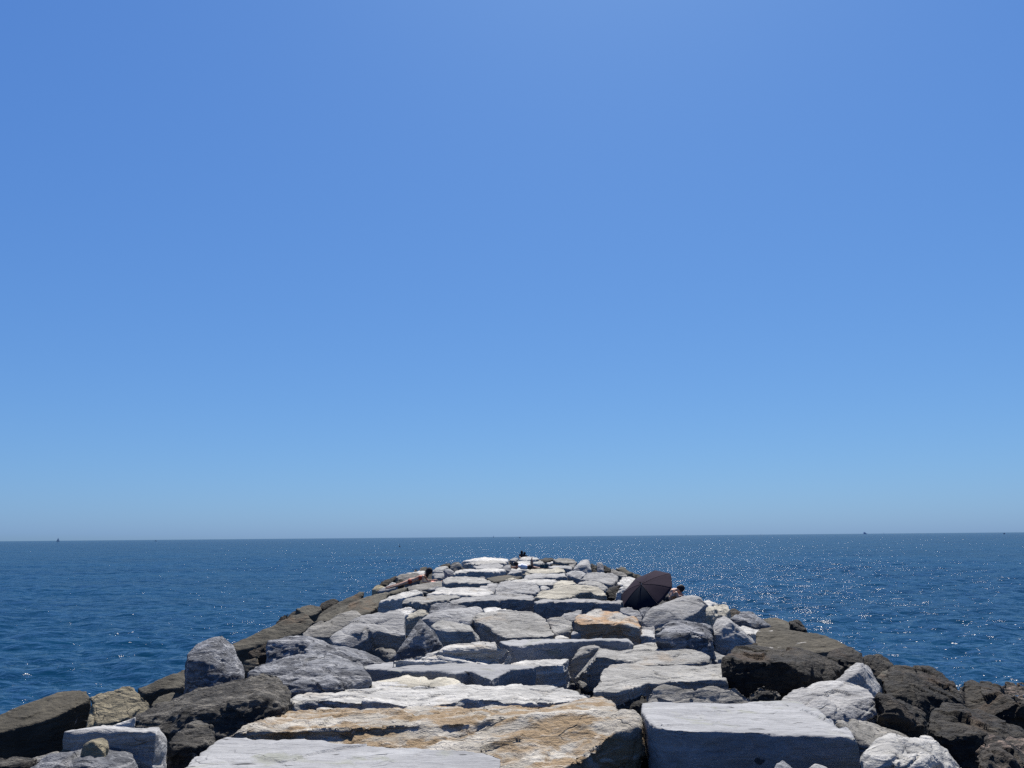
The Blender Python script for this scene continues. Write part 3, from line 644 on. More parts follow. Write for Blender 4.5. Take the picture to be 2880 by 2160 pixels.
B('boulder', 'grey peaked boulder standing above the crest left of the black gap', 'G',
  [(1608,1602,.1),(1631,1578,.9),(1649,1572,1.0),(1658,1577,1.0),(1664,1590,.8),(1666,1605,.2),(1650,1611,0),(1620,1608,0),(1645,1586,.25)], (1640,1612), rnd=2)
for nm, lb, ky, pts, anc in [
    ('boulder', 'black rock between the grey peaked boulder and the small standing stone', 'D', [(1662,1582,.5),(1679,1589,.5),(1679,1607,0),(1664,1607,0)], (1670,1611)),
    ('small_stone', 'small grey standing stone with a white cap near the right rim', 'G', [(1677,1584,.3),(1687,1577,.5),(1695,1579,.5),(1698,1588,.4),(1697,1608,.05),(1675,1608,0)], (1686,1612)),
    ('boulder', 'black rock right of the small standing stone', 'D', [(1695,1587,.4),(1707,1594,.4),(1719,1598,.4),(1714,1609,0),(1697,1608,0)], (1706,1612)),
]:
    B(nm, lb, ky, pts, anc, rnd=2)
for nm, lb, ky, pts in [
    ('stone_slab', 'grey brown slab on the right slope above the water', 'E', [(1708,1607,-.05),(1723,1597,.2),(1740,1602,.2),(1757,1610,.15),(1770,1620,0),(1755,1623,-.05),(1736,1615,0)]),
    ('stone_slab', 'brown slab at the right waterline far off', 'K', [(1731,1597,.2),(1742,1592,.4),(1754,1593,.4),(1756,1600,.3),(1782,1611,.15),(1763,1617,0)]),
    ('boulder', 'black flat rock at the right waterline left of the umbrella', 'D', [(1750,1602,.2),(1783,1611,.3),(1811,1617,.3),(1818,1628,.1),(1790,1624,0),(1770,1618,0)]),
]:
    S(nm, lb, ky, pts, lift=.02, th=.6, maxdep=.9, rnd=3)
for nm, lb, ky, pts, lift, th in [
    ('boulder', 'smooth pale boulder with a dark notch right of the cream layered slab', 'G', [(1589,1611,.0),(1609,1603,.1),(1628,1602,.12),(1650,1610,.06),(1633,1628,-.1),(1614,1622,-.08),(1597,1617,-.03)], .14, .5),
    ('stone_slab', 'smooth light grey slab right of the notched pale boulder', 'G', [(1631,1630,-.08),(1650,1610,.08),(1682,1607,.1),(1723,1611,.08),(1739,1620,.02),(1738,1630,-.06),(1723,1643,-.14),(1695,1640,-.12),(1674,1633,-.08)], .14, .5),
    ('stone_slab', 'whitish slab in front of the smooth light grey slab', 'V', [(1621,1641),(1635,1633,.03),(1674,1631,.05),(1695,1638,.02),(1711,1652,-.05),(1697,1659,-.1),(1674,1646,-.04)], .1, .4),
    ('stone_slab', 'white grooved slab just behind the umbrella', 'W', [(1732,1638,-.02),(1750,1623,.05),(1772,1621,.06),(1806,1632,.0),(1793,1641,-.05),(1780,1653,-.1),(1739,1643,-.04)], .12, .4),
]:
    S(nm, lb, ky, pts, lift=lift, th=th, rnd=4, cat='boulder' if nm == 'boulder' else 'rock')
B('boulder', 'dark shaded block left of the umbrella', 'D',  # grey block in shade; the black stone colour stands in for that shade
  [(1704,1662,.1),(1713,1651,.4),(1746,1643,.5),(1733,1680,.1),(1723,1688,0),(1710,1686,0)], (1718,1690), rnd=2, amp=.5)
B('boulder', 'white stone with black pits touching the left side of the umbrella', 'W',
  [(1724,1686,0),(1739,1656,.15),(1749,1646,.4),(1782,1652,.4),(1776,1672,.2),(1752,1688,0)], (1745,1690), rnd=3, amp=1.4)
B('boulder', 'large smooth dark grey boulder in front of the umbrella', 'G',
  [(1803,1745,.1),(1815,1724,.4),(1839,1702,.7),(1880,1688,1.0),(1904,1679,1.2),(1935,1674,1.3),(1953,1676,1.3),(1971,1682,1.2),(1987,1700,1.0),(1968,1715,.6),(1942,1733,.3),(1916,1747,.1),(1860,1766,0),(1812,1760,0),(1850,1712,.3)], (1865,1768), amp=.9)
S('small_stone', 'white sliver of stone right of the boulder before the umbrella', 'W',
  [(1974,1689),(1994,1685,.1),(2013,1689,.1),(2025,1697,.02),(1994,1704,-.05)], lift=.12, th=.4)
S('boulder', 'yellow tan boulder with a dark underside on the right side', 'C',
  [(1940,1733,-.05),(1952,1721,.02),(1966,1716,.05),(1984,1705,.1),(2018,1697,.15),(2036,1696,.16),(2049,1702,.14),(2055,1714,.06),(2041,1730,-.08),(1984,1731,-.08)], lift=.14, th=.6, cat='boulder', rnd=4)
B('boulder', 'small brown black rock right of the yellow tan boulder', 'D',
  [(2050,1715,.3),(2056,1708,.5),(2075,1716,.5),(2090,1723,.3),(2072,1732,.05),(2050,1735,.05)], (2065,1738), lift=.05, rnd=2)
B('boulder', 'grey wedge stone below the left end of the yellow tan boulder', 'E',
  [(1916,1746,0),(1935,1734,.2),(1961,1726,.3),(1974,1733,.2),(1978,1750,0),(1950,1752,0)], (1950,1755), lift=.0, rnd=2)
B('boulder', 'blue grey boulder with a dark right end behind the tent shaped boulder', 'B',
  [(2051,1738,.1),(2072,1728,.3),(2092,1718,.5),(2108,1718,.6),(2124,1725,.6),(2134,1733,.6),(2170,1760,.3),(2124,1773,0),(2085,1759,0),(2060,1752,0),(2100,1747,.0)], (2110,1777))
S('stone_slab', 'brown slab on the right slope behind the blue grey boulder', 'K',
  [(2130,1740,.1),(2157,1737,.25),(2181,1733,.35),(2240,1756,.25),(2268,1777,.05),(2240,1774,0),(2173,1766,0)], th=.7, maxdep=.7)
B('boulder', 'round black boulder alone at the right waterline beyond the brown slab', 'D',
  [(2218,1747,.2),(2239,1740,.6),(2255,1748,.6),(2269,1771,.2),(2247,1770,0),(2225,1754,0)], (2245,1775), lift=.1, rnd=3)

# ---- lower left corner
B('stone_block', 'white topped grey block with a chipped front in the lower left', 'G',
  [(177,2056,0),(192,2050,.1),(293,2046,.25),(449,2042,.35),(470,2075,.25),(472,2115,.2),(450,2150,.1),(440,2058,0),(400,2190,0),(220,2160,0),(190,2085,0)], (330,2190), cat='block', rnd=2, lean=.0)
B('small_stone', 'thin white pointed shard behind the white topped grey block', 'W',
  [(300,2046,0),(348,2027,.05),(382,2016,.1),(345,2046,.02)], (340,2060), lift=.2, back=.05, drop=.2, rnd=2, cat='rock')
B('small_stone', 'small greenish yellow stone lying against the white topped grey block', 'T',
  [(231,2114,.02),(234,2094,.05),(254,2078,.12),(290,2070,.15),(306,2081,.12),(306,2101,.08),(260,2085,0),(290,2112,0),(234,2118,0)], (270,2125), lift=.24, back=.08, drop=.2, cat='rock')
B('small_stone', 'small tan pointed stone left of the greenish yellow stone', 'T',
  [(158,2121,.02),(179,2104,.08),(205,2089,.12),(229,2112,.08),(200,2122,0)], (195,2128), lift=.24, back=.08, drop=.2, cat='rock')
B('boulder', 'low blue grey rock in the lower left corner in front of the white topped block', 'B',
  [(50,2165,.2),(130,2130,.4),(228,2114,.5),(293,2102,.6),(332,2101,.6),(342,2114,.5),(374,2120,.5),(378,2137,.3),(390,2175,.2),(100,2200,0),(300,2215,0),(250,2140,.1)], (250,2222), lift=.1, amp=1.3)
S('stone_slab', 'thin olive slab behind the low blue grey corner rock', 'E',
  [(-30,2170),(70,2135),(150,2117),(240,2108),(228,2120,-.05),(130,2136,-.05),(40,2172,-.05)], lift=.16, th=.4)
S('boulder', 'low dark rock at the left edge below the black brown block', 'M',
  [(-40,2132),(40,2126),(105,2130),(70,2148),(-40,2160)], lift=.25, th=.9, cat='boulder', maxdep=.9)
B('boulder', 'rough lilac grey stone left of the pale foreground slab', 'M',
  [(472,2088,0),(508,2052,.25),(566,2029,.4),(602,2042,.35),(600,2083,.15),(553,2098,0),(482,2118,-.05)], (540,2124), lift=-.05, amp=1.5, rnd=3)
B('boulder', 'dark low stone at the bottom, left of the pale foreground slab', 'M',
  [(420,2175,0),(469,2130,.15),(537,2101,.3),(578,2096,.3),(536,2125,.1),(500,2175,0)], (480,2190), lift=-.25, rnd=3)

# ---- odd pieces left of the central slab
S('small_stone', 'white lump behind the pale swooping boulder', 'W',
  [(1098,1720),(1120,1708,.05),(1161,1706,.05),(1167,1715),(1152,1727,-.05),(1133,1737,-.1)], lift=.08, th=.4, amp=1.4)
S('small_stone', 'cream white lump right of the pale swooping boulder', 'C',
  [(1138,1739,-.05),(1155,1721,.02),(1182,1711,.08),(1204,1714,.08),(1209,1727,0),(1166,1737,-.06)], lift=.1, th=.4)
B('boulder', 'mauve grey stone under the white slab with a dark left corner', 'B',
  [(1205,1722,0),(1210,1702,.3),(1229,1694,.5),(1264,1696,.6),(1315,1704,.6),(1272,1718,.1)], (1240,1726), rnd=3)
B('boulder', 'long shaded grey stone with a bright top edge left of the central pale slab', 'G',
  [(1185,1744,.0),(1204,1727,.3),(1258,1713,.6),(1340,1704,.9),(1351,1707,.9),(1361,1716,.8),(1323,1747,.1),(1318,1762,0),(1204,1762,0),(1270,1722,.3)], (1265,1766), amp=.7)
S('small_stone', 'white strip of stone behind the central pale slab', 'W',
  [(1355,1709),(1385,1706),(1425,1712),(1440,1720),(1400,1722),(1362,1720)], lift=.06, th=.4)
S('small_stone', 'grey stone behind the left end of the orange pink stained boulder', 'G',
  [(1571,1735,-.05),(1590,1721,.02),(1640,1712,.05),(1632,1729,-.02),(1611,1748,-.1)], lift=.1, th=.4)
S('small_stone', 'grey stone at the right end of the orange pink stained boulder', 'G',
  [(1739,1718),(1744,1708,.05),(1771,1706,.06),(1795,1713,.05),(1808,1734,-.05),(1801,1748,-.1),(1779,1734,-.05)], lift=.1, th=.4)
S('small_stone', 'small dark grey stone under the umbrella edge', 'B',
  [(1796,1711),(1803,1705,.05),(1833,1705,.05),(1817,1724,-.05),(1806,1731,-.08)], lift=.06, th=.4)
S('stone_slab', 'grey slab between the orange pink boulder and the dark ridge boulder', 'G',
  [(1804,1760),(1840,1758),(1847,1775,-.05),(1836,1788,-.1),(1806,1772,-.05)], lift=.03, th=.4)
S('small_stone', 'small brown stone left of the boulder with the dark ridge', 'E',
  [(1838,1774),(1850,1760,.05),(1865,1765,.04),(1848,1787,-.08)], lift=.06, th=.4)
# ================================================================== finish the stones: voxel skin, weathering relief
bpy.context.view_layer.update()
dg = bpy.context.evaluated_depsgraph_get()
_fin = []
for idx, (o, key, vox, dist, amp, dims) in enumerate(ROCKS):
    me = bpy.data.meshes.new_from_object(o.evaluated_get(dg))
    _fin.append(me)
for idx, (o, key, vox, dist, amp, dims) in enumerate(ROCKS):
    me = _fin[idx]
    o.modifiers.clear()
    old = o.data
    nm = old.name
    o.data = me
    bpy.data.meshes.remove(old)
    me.name = nm
    n = len(me.vertices)
    if n == 0:
        print("EMPTY ROCK", o.name, o['label'])
        continue
    co = np.empty(n * 3); me.vertices.foreach_get('co', co); co = co.reshape(-1, 3)
    no = np.empty(n * 3); me.vertices.foreach_get('normal', no); no = no.reshape(-1, 3)
    s = max(0.25, min(1.2, (dims.x * max(dims.y, .2) * max(dims.z, .2)) ** (1 / 3)))
    a0, a1, a2, a3 = DISP[key]
    r = random.Random(idx * 13 + 5)
    off = np.array([r.uniform(0, 200) for _ in range(3)])
    ang = r.uniform(-0.25, 0.25)
    p = co + off
    st = np.stack([p[:, 0] * 0.8, p[:, 1] * 0.8, (p[:, 2] + p[:, 0] * math.tan(ang)) * 6.0], 1)
    d = a0 * 0.030 * s * fbm(p / s * 1.5, 2)
    # chipped facets: creased noise bites chunks out of edges
    rid = 1 - np.abs(pn(p / s * 3.2)) * 2
    d += a1 * 0.016 * s * (np.abs(pn(p / s * 2.6 + 9)) * 1.6 - 0.45)
    d -= a1 * 0.016 * s * np.clip(rid - 0.72, 0, 1) * 2.2
    f1 = min(9.0, 0.30 / vox)
    d += a2 * 0.007 * min(1, s * 1.3) * fbm(p * f1, 3, 0.55)
    d += a3 * 0.013 * min(1, s * 1.3) * fbm(st * 1.3, 3, 0.55)
    crk = np.abs(pn(st * 0.9 + 31)) 
    d -= a3 * 0.020 * s * np.clip(1 - crk / 0.055, 0, 1) * np.clip(pn(p * 1.3 + 70) * 2 + .3, 0, 1)
    # fracture planes: chips that each tilt their own way, meeting in sharp steps
    q = co + 0.10 * s * np.stack([pn(p / s * 2 + 5), pn(p / s * 2 + 25), pn(p / s * 2 + 45)], 1)
    npr = np.random.RandomState(idx + 100)
    area = 2 * (dims.x * dims.y + dims.y * dims.z + dims.x * dims.z)
    nc = int(min(70, max(14, area / (0.45 * s) ** 2)))
    cen = co[npr.randint(0, n, nc)]
    dirs = npr.normal(size=(nc, 3)); dirs /= np.linalg.norm(dirs, axis=1)[:, None]
    best = np.full(n, 1e9); bi = np.zeros(n, dtype=np.int64)
    for c_ in range(nc):
        dd = ((q - cen[c_]) ** 2).sum(1)
        m_ = dd < best
        best[m_] = dd[m_]; bi[m_] = c_
    fd = ((co - cen[bi]) * dirs[bi]).sum(1)
    d += FACET[key] * np.clip(0.16 * fd, -0.05 * s, 0.05 * s)
    # broken arrises: edges lose flakes where the surface is sharply convex
    ne = len(me.edges)
    ed = np.empty(ne * 2, dtype=np.int32); me.edges.foreach_get('vertices', ed); ed = ed.reshape(-1, 2)
    deg = np.maximum(1, np.bincount(ed.ravel(), minlength=n))

    def spread(f):
        return (np.bincount(ed[:, 0], f[ed[:, 1]], n) + np.bincount(ed[:, 1], f[ed[:, 0]], n)) / deg
    lap = np.stack([spread(co[:, a_]) for a_ in range(3)], 1) - co
    cv = np.clip(-(lap * no).sum(1) / vox, 0, 1)
    for _ in range(4):
        cv = spread(cv)
    cv = np.clip(cv / 0.10, 0, 1)
    nz = np.clip(pn(p * min(6.0, 0.22 / vox) + 11) * 1.3 + 0.15, 0, 1) + 0.6 * np.clip(pn(p * min(16.0, 0.4 / vox) + 3), 0, 1)
    d -= CHIP[key] * max(vox * 1.3, 0.022 * min(1, s * 1.4)) * cv * nz
    co2 = co + no * (d * amp)[:, None]
    me.vertices.foreach_set('co', co2.ravel())
    me.polygons.foreach_set('use_smooth', np.ones(len(me.polygons), dtype=bool))
    me.update()
    me.materials.clear()
    me.materials.append(MAT[key])

# ================================================================== rubble bed under the stones
def grid_mesh(name, xs, ys, zf):
    X, Y = np.meshgrid(xs, ys)
    v = np.stack([X.ravel(), Y.ravel(), zf(X.ravel(), Y.ravel())], 1)
    nx, ny = len(xs), len(ys)
    i = np.arange(nx * ny).reshape(ny, nx)
    f = np.stack([i[:-1, :-1], i[:-1, 1:], i[1:, 1:], i[1:, :-1]], -1).reshape(-1, 4)
    me = bpy.data.meshes.new(name)
    me.vertices.add(len(v)); me.vertices.foreach_set('co', v.ravel())
    me.loops.add(f.size); me.loops.foreach_set('vertex_index', f.ravel())
    me.polygons.add(len(f))
    me.polygons.foreach_set('loop_start', np.arange(0, f.size, 4))
    me.polygons.foreach_set('loop_total', np.full(len(f), 4))
    me.update(calc_edges=True)
    me.polygons.foreach_set('use_smooth', np.ones(len(f), dtype=bool))
    return me


def bedz(x, y):
    g = np.array([G(a, b) for a, b in zip(x, y)])
    p = np.stack([x, y, x * 0], 1)
    return g - 0.55 + 0.22 * fbm(p * 0.9, 2) + 0.28 * (0.5 - np.abs(pn(p * 1.7 + 3)) * 1.5)


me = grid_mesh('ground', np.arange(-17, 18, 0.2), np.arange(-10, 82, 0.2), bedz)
me.materials.append(rock_mat('rubble', (0.07, 0.062, 0.05), (0.022, 0.02, 0.018), streak=0.5, speck=0.5, bump=2.0))  # bed colour darkened to deepen the shade in the gaps
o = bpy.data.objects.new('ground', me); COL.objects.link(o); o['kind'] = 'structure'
o['label'] = 'rubble bed of the breakwater, coloured dark as shade between the stones'

# ---- small broken stones lodged wherever the bed shows between the big ones
bpy.context.view_layer.update()
dg = bpy.context.evaluated_depsgraph_get()
wr = random.Random(21)
spots = []
for _ in range(26000):
    px, py = wr.uniform(0, 2880), wr.uniform(1570, 2160)
    d = ray(px, py).normalized()
    ok, loc, nrm, fi, ob, mt = scene.ray_cast(dg, EYE, d, distance=80)
    if not ok or ob.name != 'ground' or loc.z < -0.1:
        continue
    D = (loc - EYE).length
    if D > 45 or any((loc - q).length < 0.17 + 0.010 * D for q in spots):
        continue
    spots.append(loc.copy())
print('WEDGES', len(spots))
protos = []
for kx, ky in enumerate(('E', 'M', 'K', 'G', 'E', 'D')):
    bm = bmesh.new()
    for _ in range(13):
        v = Vector((wr.gauss(0, 1), wr.gauss(0, 1), wr.gauss(0, .7)))
        v = v.normalized() * wr.uniform(.75, 1.0)
        bm.verts.new(Vector((v.x * 1.0, v.y * .75, v.z * .6)))
    r = bmesh.ops.convex_hull(bm, input=bm.verts[:], use_existing_faces=False)
    dele = [g for g in (r['geom_interior'] + r['geom_unused']) if isinstance(g, bmesh.types.BMVert) and g.is_valid]
    bmesh.ops.delete(bm, geom=list(set(dele)), context='VERTS')
    bmesh.ops.bevel(bm, geom=bm.edges[:], offset=0.06, segments=1, affect='EDGES')
    bmesh.ops.triangulate(bm, faces=bm.faces)
    bmesh.ops.subdivide_edges(bm, edges=bm.edges[:], cuts=2, use_grid_fill=True)
    for v in bm.verts:
        v.co += v.co.normalized() * (0.07 * mnoise.noise(v.co * 3 + Vector((kx * 9, 0, 0))) + 0.03 * mnoise.noise(v.co * 9))
    me = bpy.data.meshes.new('small_stone'); bm.to_mesh(me); bm.free()
    me.materials.append(MAT[ky])
    protos.append(me)
for loc in spots[:140]:
    kx = wr.randrange(6)
    o = bpy.data.objects.new('small_stone', protos[kx]); COL.objects.link(o)
    D = (loc - EYE).length
    s = wr.uniform(0.09, 0.17) + 0.006 * D
    o.location = loc + Vector((0, 0.05, s * 0.15))
    o.scale = (s, s, s * wr.uniform(.7, 1.1))
    o.rotation_euler = (wr.uniform(-.4, .4), wr.uniform(-.4, .4), wr.uniform(0, 6.3))
    o['label'] = 'small broken stone lodged low in a gap between the big stones'
    o['category'] = 'rock'
    o['group'] = 'small stones lodged in the gaps'

# ================================================================== the sea
def sea_mesh():
    rings = [3.0]
    while rings[-1] < 60000:
        step = 0.0045 if rings[-1] < 700 else 0.03
        rings.append(rings[-1] * (1 + step))
    R = np.array(rings)
    dense = np.arange(-0.78, 0.78, 0.0024)
    coarse = np.linspace(0.78, 2 * math.pi - 0.78, 150)
    A = np.concatenate([dense, coarse])
    RR, AA = np.meshgrid(R, A, indexing='ij')
    X = RR * np.sin(AA); Y = RR * np.cos(AA)
    wr = np.random.RandomState(11)
    Z = np.zeros_like(X); DX = np.zeros_like(X); DY = np.zeros_like(X)
    spacing = RR * 0.0045
    wide = np.abs(np.where(AA > math.pi, AA - 2 * math.pi, AA)) > 0.80
    spacing = np.where(wide, RR * 0.06, spacing)
    # patches of rougher and smoother water
    q = np.stack([X.ravel() * 0.035, Y.ravel() * 0.02, X.ravel() * 0], 1)
    patch = (0.85 + 0.45 * fbm(q, 2)).reshape(X.shape)
    for kx in range(64):
        lam = 0.36 * (9.0 / 0.36) ** (kx / 63.0) * wr.uniform(0.92, 1.08)
        th = math.radians(-98) + wr.normal(0, 0.45) + (wr.uniform(-.9, .9) if kx % 3 == 0 else 0)
        kk = 2 * math.pi / lam
        slope = 0.074 if lam < 1.3 else (0.052 if lam < 3.0 else 0.013)
        a = slope / kk
        ph = wr.uniform(0, 2 * math.pi)
        cx, cy = math.cos(th), math.sin(th)
        fade = np.clip((lam / spacing - 2.2) / 2.5, 0, 1)
        arg = kk * (X * cx + Y * cy) + ph
        Z += a * np.sin(arg) * fade * patch
        DX += -0.8 * a * cx * np.cos(arg) * fade * patch
        DY += -0.8 * a * cy * np.cos(arg) * fade * patch
    v = np.stack([(X + DX).ravel(), (Y + DY).ravel(), Z.ravel()], 1)
    nr, na = X.shape
    i = np.arange(nr * na).reshape(nr, na)
    j = np.roll(i, -1, axis=1)
    f = np.stack([i[:-1], i[1:], j[1:], j[:-1]], -1).reshape(-1, 4)[:, ::-1]
    me = bpy.data.meshes.new('sea')
    me.vertices.add(len(v)); me.vertices.foreach_set('co', v.ravel())
    me.loops.add(f.size); me.loops.foreach_set('vertex_index', np.ascontiguousarray(f).ravel())
    me.polygons.add(len(f))
    me.polygons.foreach_set('loop_start', np.arange(0, f.size, 4))
    me.polygons.foreach_set('loop_total', np.full(len(f), 4))
    me.update(calc_edges=True)
    me.polygons.foreach_set('use_smooth', np.ones(len(f), dtype=bool))
    return me


m, nt, bs = new_mat('sea_water')
k = N(nt)
geo = nt.nodes.new('ShaderNodeNewGeometry')
pos = geo.outputs['Position']
h1 = k.noise(k.mapping(pos, (0.75, 1.6, 1), (0, 0, 0.12)), 1.1, 3, 0.5)
h2 = k.noise(k.mapping(pos, (0.8, 1.5, 1), (0, 0, -0.3)), 3.4, 3, 0.55)
h3 = k.noise(k.mapping(pos, (0.7, 1.5, 1), (0, 0, 0.15)), 0.045, 5, 0.52)
nrm = k.bump(h3, 1.0, SEA_B3)
nrm = k.bump(h1, 1.0, SEA_B1, nrm)
nrm = k.bump(h2, 1.0, SEA_B2, nrm)
big = k.noise(k.mapping(pos, (0.6, 1.4, 1)), 0.035, 4, 0.6)
col = k.mix(k.ramp(big, 0.35, 0.65), (0.0016, 0.0195, 0.046, 1), (0.0028, 0.0265, 0.060, 1))
k.link(col, bs.inputs['Base Color'])
bs.inputs['Roughness'].default_value = 1.0
bs.inputs['Specular IOR Level'].default_value = 0.0
gl = nt.nodes.new('ShaderNodeBsdfGlossy')
gl.inputs['Color'].default_value = (1, 1, 1, 1)
gl.inputs['Roughness'].default_value = SEA_ROUGH
k.link(nrm, gl.inputs['Normal'])
fr = nt.nodes.new('ShaderNodeFresnel'); fr.inputs['IOR'].default_value = 1.333
k.link(nrm, fr.inputs['Normal'])
# wave faces turned to the eye hide the flat ones behind them, so a rippled sea never mirrors fully at a glance
fac = k.math('MINIMUM', fr.outputs[0], SEA_CAP)
mx = nt.nodes.new('ShaderNodeMixShader')
k.link(fac, mx.inputs[0]); k.link(bs.outputs[0], mx.inputs[1]); k.link(gl.outputs[0], mx.inputs[2])
k.link(mx.outputs[0], [x for x in nt.nodes if x.type == 'OUTPUT_MATERIAL'][0].inputs[0])
me = sea_mesh()
me.materials.append(m)
o = bpy.data.objects.new('sea', me); COL.objects.link(o); o['kind'] = 'structure'
o['label'] = 'deep blue rippled sea with sun glitter'

# ================================================================== small builders
def mesh_obj(name, bm, mat, parent=None, loc=None, smooth=False):
    me = bpy.data.meshes.new(name)
    bmesh.ops.recalc_face_normals(bm, faces=bm.faces)
    bm.to_mesh(me); bm.free()
    mats = mat if isinstance(mat, (list, tuple)) else [mat]
    for x in mats:
        me.materials.append(x)
    if smooth:
        for p in me.polygons:
            p.use_smooth = True
    o = bpy.data.objects.new(name, me)
    COL.objects.link(o)
    if parent is not None:
        o.parent = parent
    if loc is not None:
        o.location = loc
    return o


def thing(name, label, cat, loc, group=None):
    o = bpy.data.objects.new(name, None)
    o.empty_display_size = 0.2
    COL.objects.link(o)
    o.location = loc
    o['label'] = label; o['category'] = cat
    if group:
        o['group'] = group
    return o


def tube(bm, a, b, r0, r1=None, seg=10):
    r1 = r0 if r1 is None else r1
    a = Vector(a); b = Vector(b)
    d = (b - a)
    q = d.to_track_quat('Z', 'Y')
    ring = []
    for c, r in ((a, r0), (b, r1)):
        ring.append([bm.verts.new(c + q @ Vector((r * math.cos(t * 2 * math.pi / seg), r * math.sin(t * 2 * math.pi / seg), 0))) for t in range(seg)])
    for t in range(seg):
        bm.faces.new((ring[0][t], ring[0][(t + 1) % seg], ring[1][(t + 1) % seg], ring[1][t]))
    bm.faces.new(list(reversed(ring[0]))); bm.faces.new(ring[1])


def ball(bm, c, r, sc=(1, 1, 1), sub=2, rot=None):
    M = Matrix.Translation(Vector(c)) @ (rot.to_4x4() if rot is not None else Matrix.Identity(4)) @ Matrix.Diagonal((sc[0], sc[1], sc[2], 1))
    bmesh.ops.create_icosphere(bm, subdivisions=sub, radius=r, matrix=M)


def bone(bm, a, b, ra, rb):
    """A tapered limb segment: the hull of two spheres."""
    t = bmesh.new()
    ball(t, a, ra, sub=2); ball(t, b, rb, sub=2)
    r = bmesh.ops.convex_hull(t, input=t.verts[:], use_existing_faces=False)
    dele = [g for g in (r['geom_interior'] + r['geom_unused']) if isinstance(g, bmesh.types.BMVert) and g.is_valid]
    bmesh.ops.delete(t, geom=list(set(dele)), context='VERTS')
    tm = bpy.data.meshes.new('tmp'); t.to_mesh(tm); t.free()
    bm.from_mesh(tm); bpy.data.meshes.remove(tm)


def remeshed(name, bm, mat, voxel, parent, smooth=3):
    o = mesh_obj(name, bm, mat, parent)
    r = o.modifiers.new('remesh', 'REMESH'); r.mode = 'VOXEL'; r.voxel_size = voxel
    s = o.modifiers.new('smooth', 'SMOOTH'); s.factor = 0.5; s.iterations = smooth
    bpy.context.view_layer.update()
    me = bpy.data.meshes.new_from_object(o.evaluated_get(bpy.context.evaluated_depsgraph_get()))
    o.modifiers.clear()
    old = o.data; o.data = me; bpy.data.meshes.remove(old); me.name = name
    me.polygons.foreach_set('use_smooth', np.ones(len(me.polygons), dtype=bool))
    me.materials.clear(); me.materials.append(mat)
    return o


SKIN = plain_mat('sunned_skin', (0.42, 0.26, 0.18), 0.5, 0.12, 14)
SKIN2 = plain_mat('tanned_skin', (0.22, 0.095, 0.06), 0.5, 0.12, 14)
HAIR = plain_mat('black_hair', (0.010, 0.009, 0.012), 0.85, 0.4, 40, bump=0.01)
RED = plain_mat('rust_red_cloth', (0.26, 0.05, 0.03), 0.8, 0.2)
WHITE = plain_mat('white_cloth', (0.72, 0.72, 0.74), 0.9, 0.08)
BLACK = plain_mat('black_cloth', (0.018, 0.018, 0.022), 0.8, 0.3)
PINK = plain_mat('pink_towel', (0.50, 0.26, 0.22), 0.95, 0.25, 30)


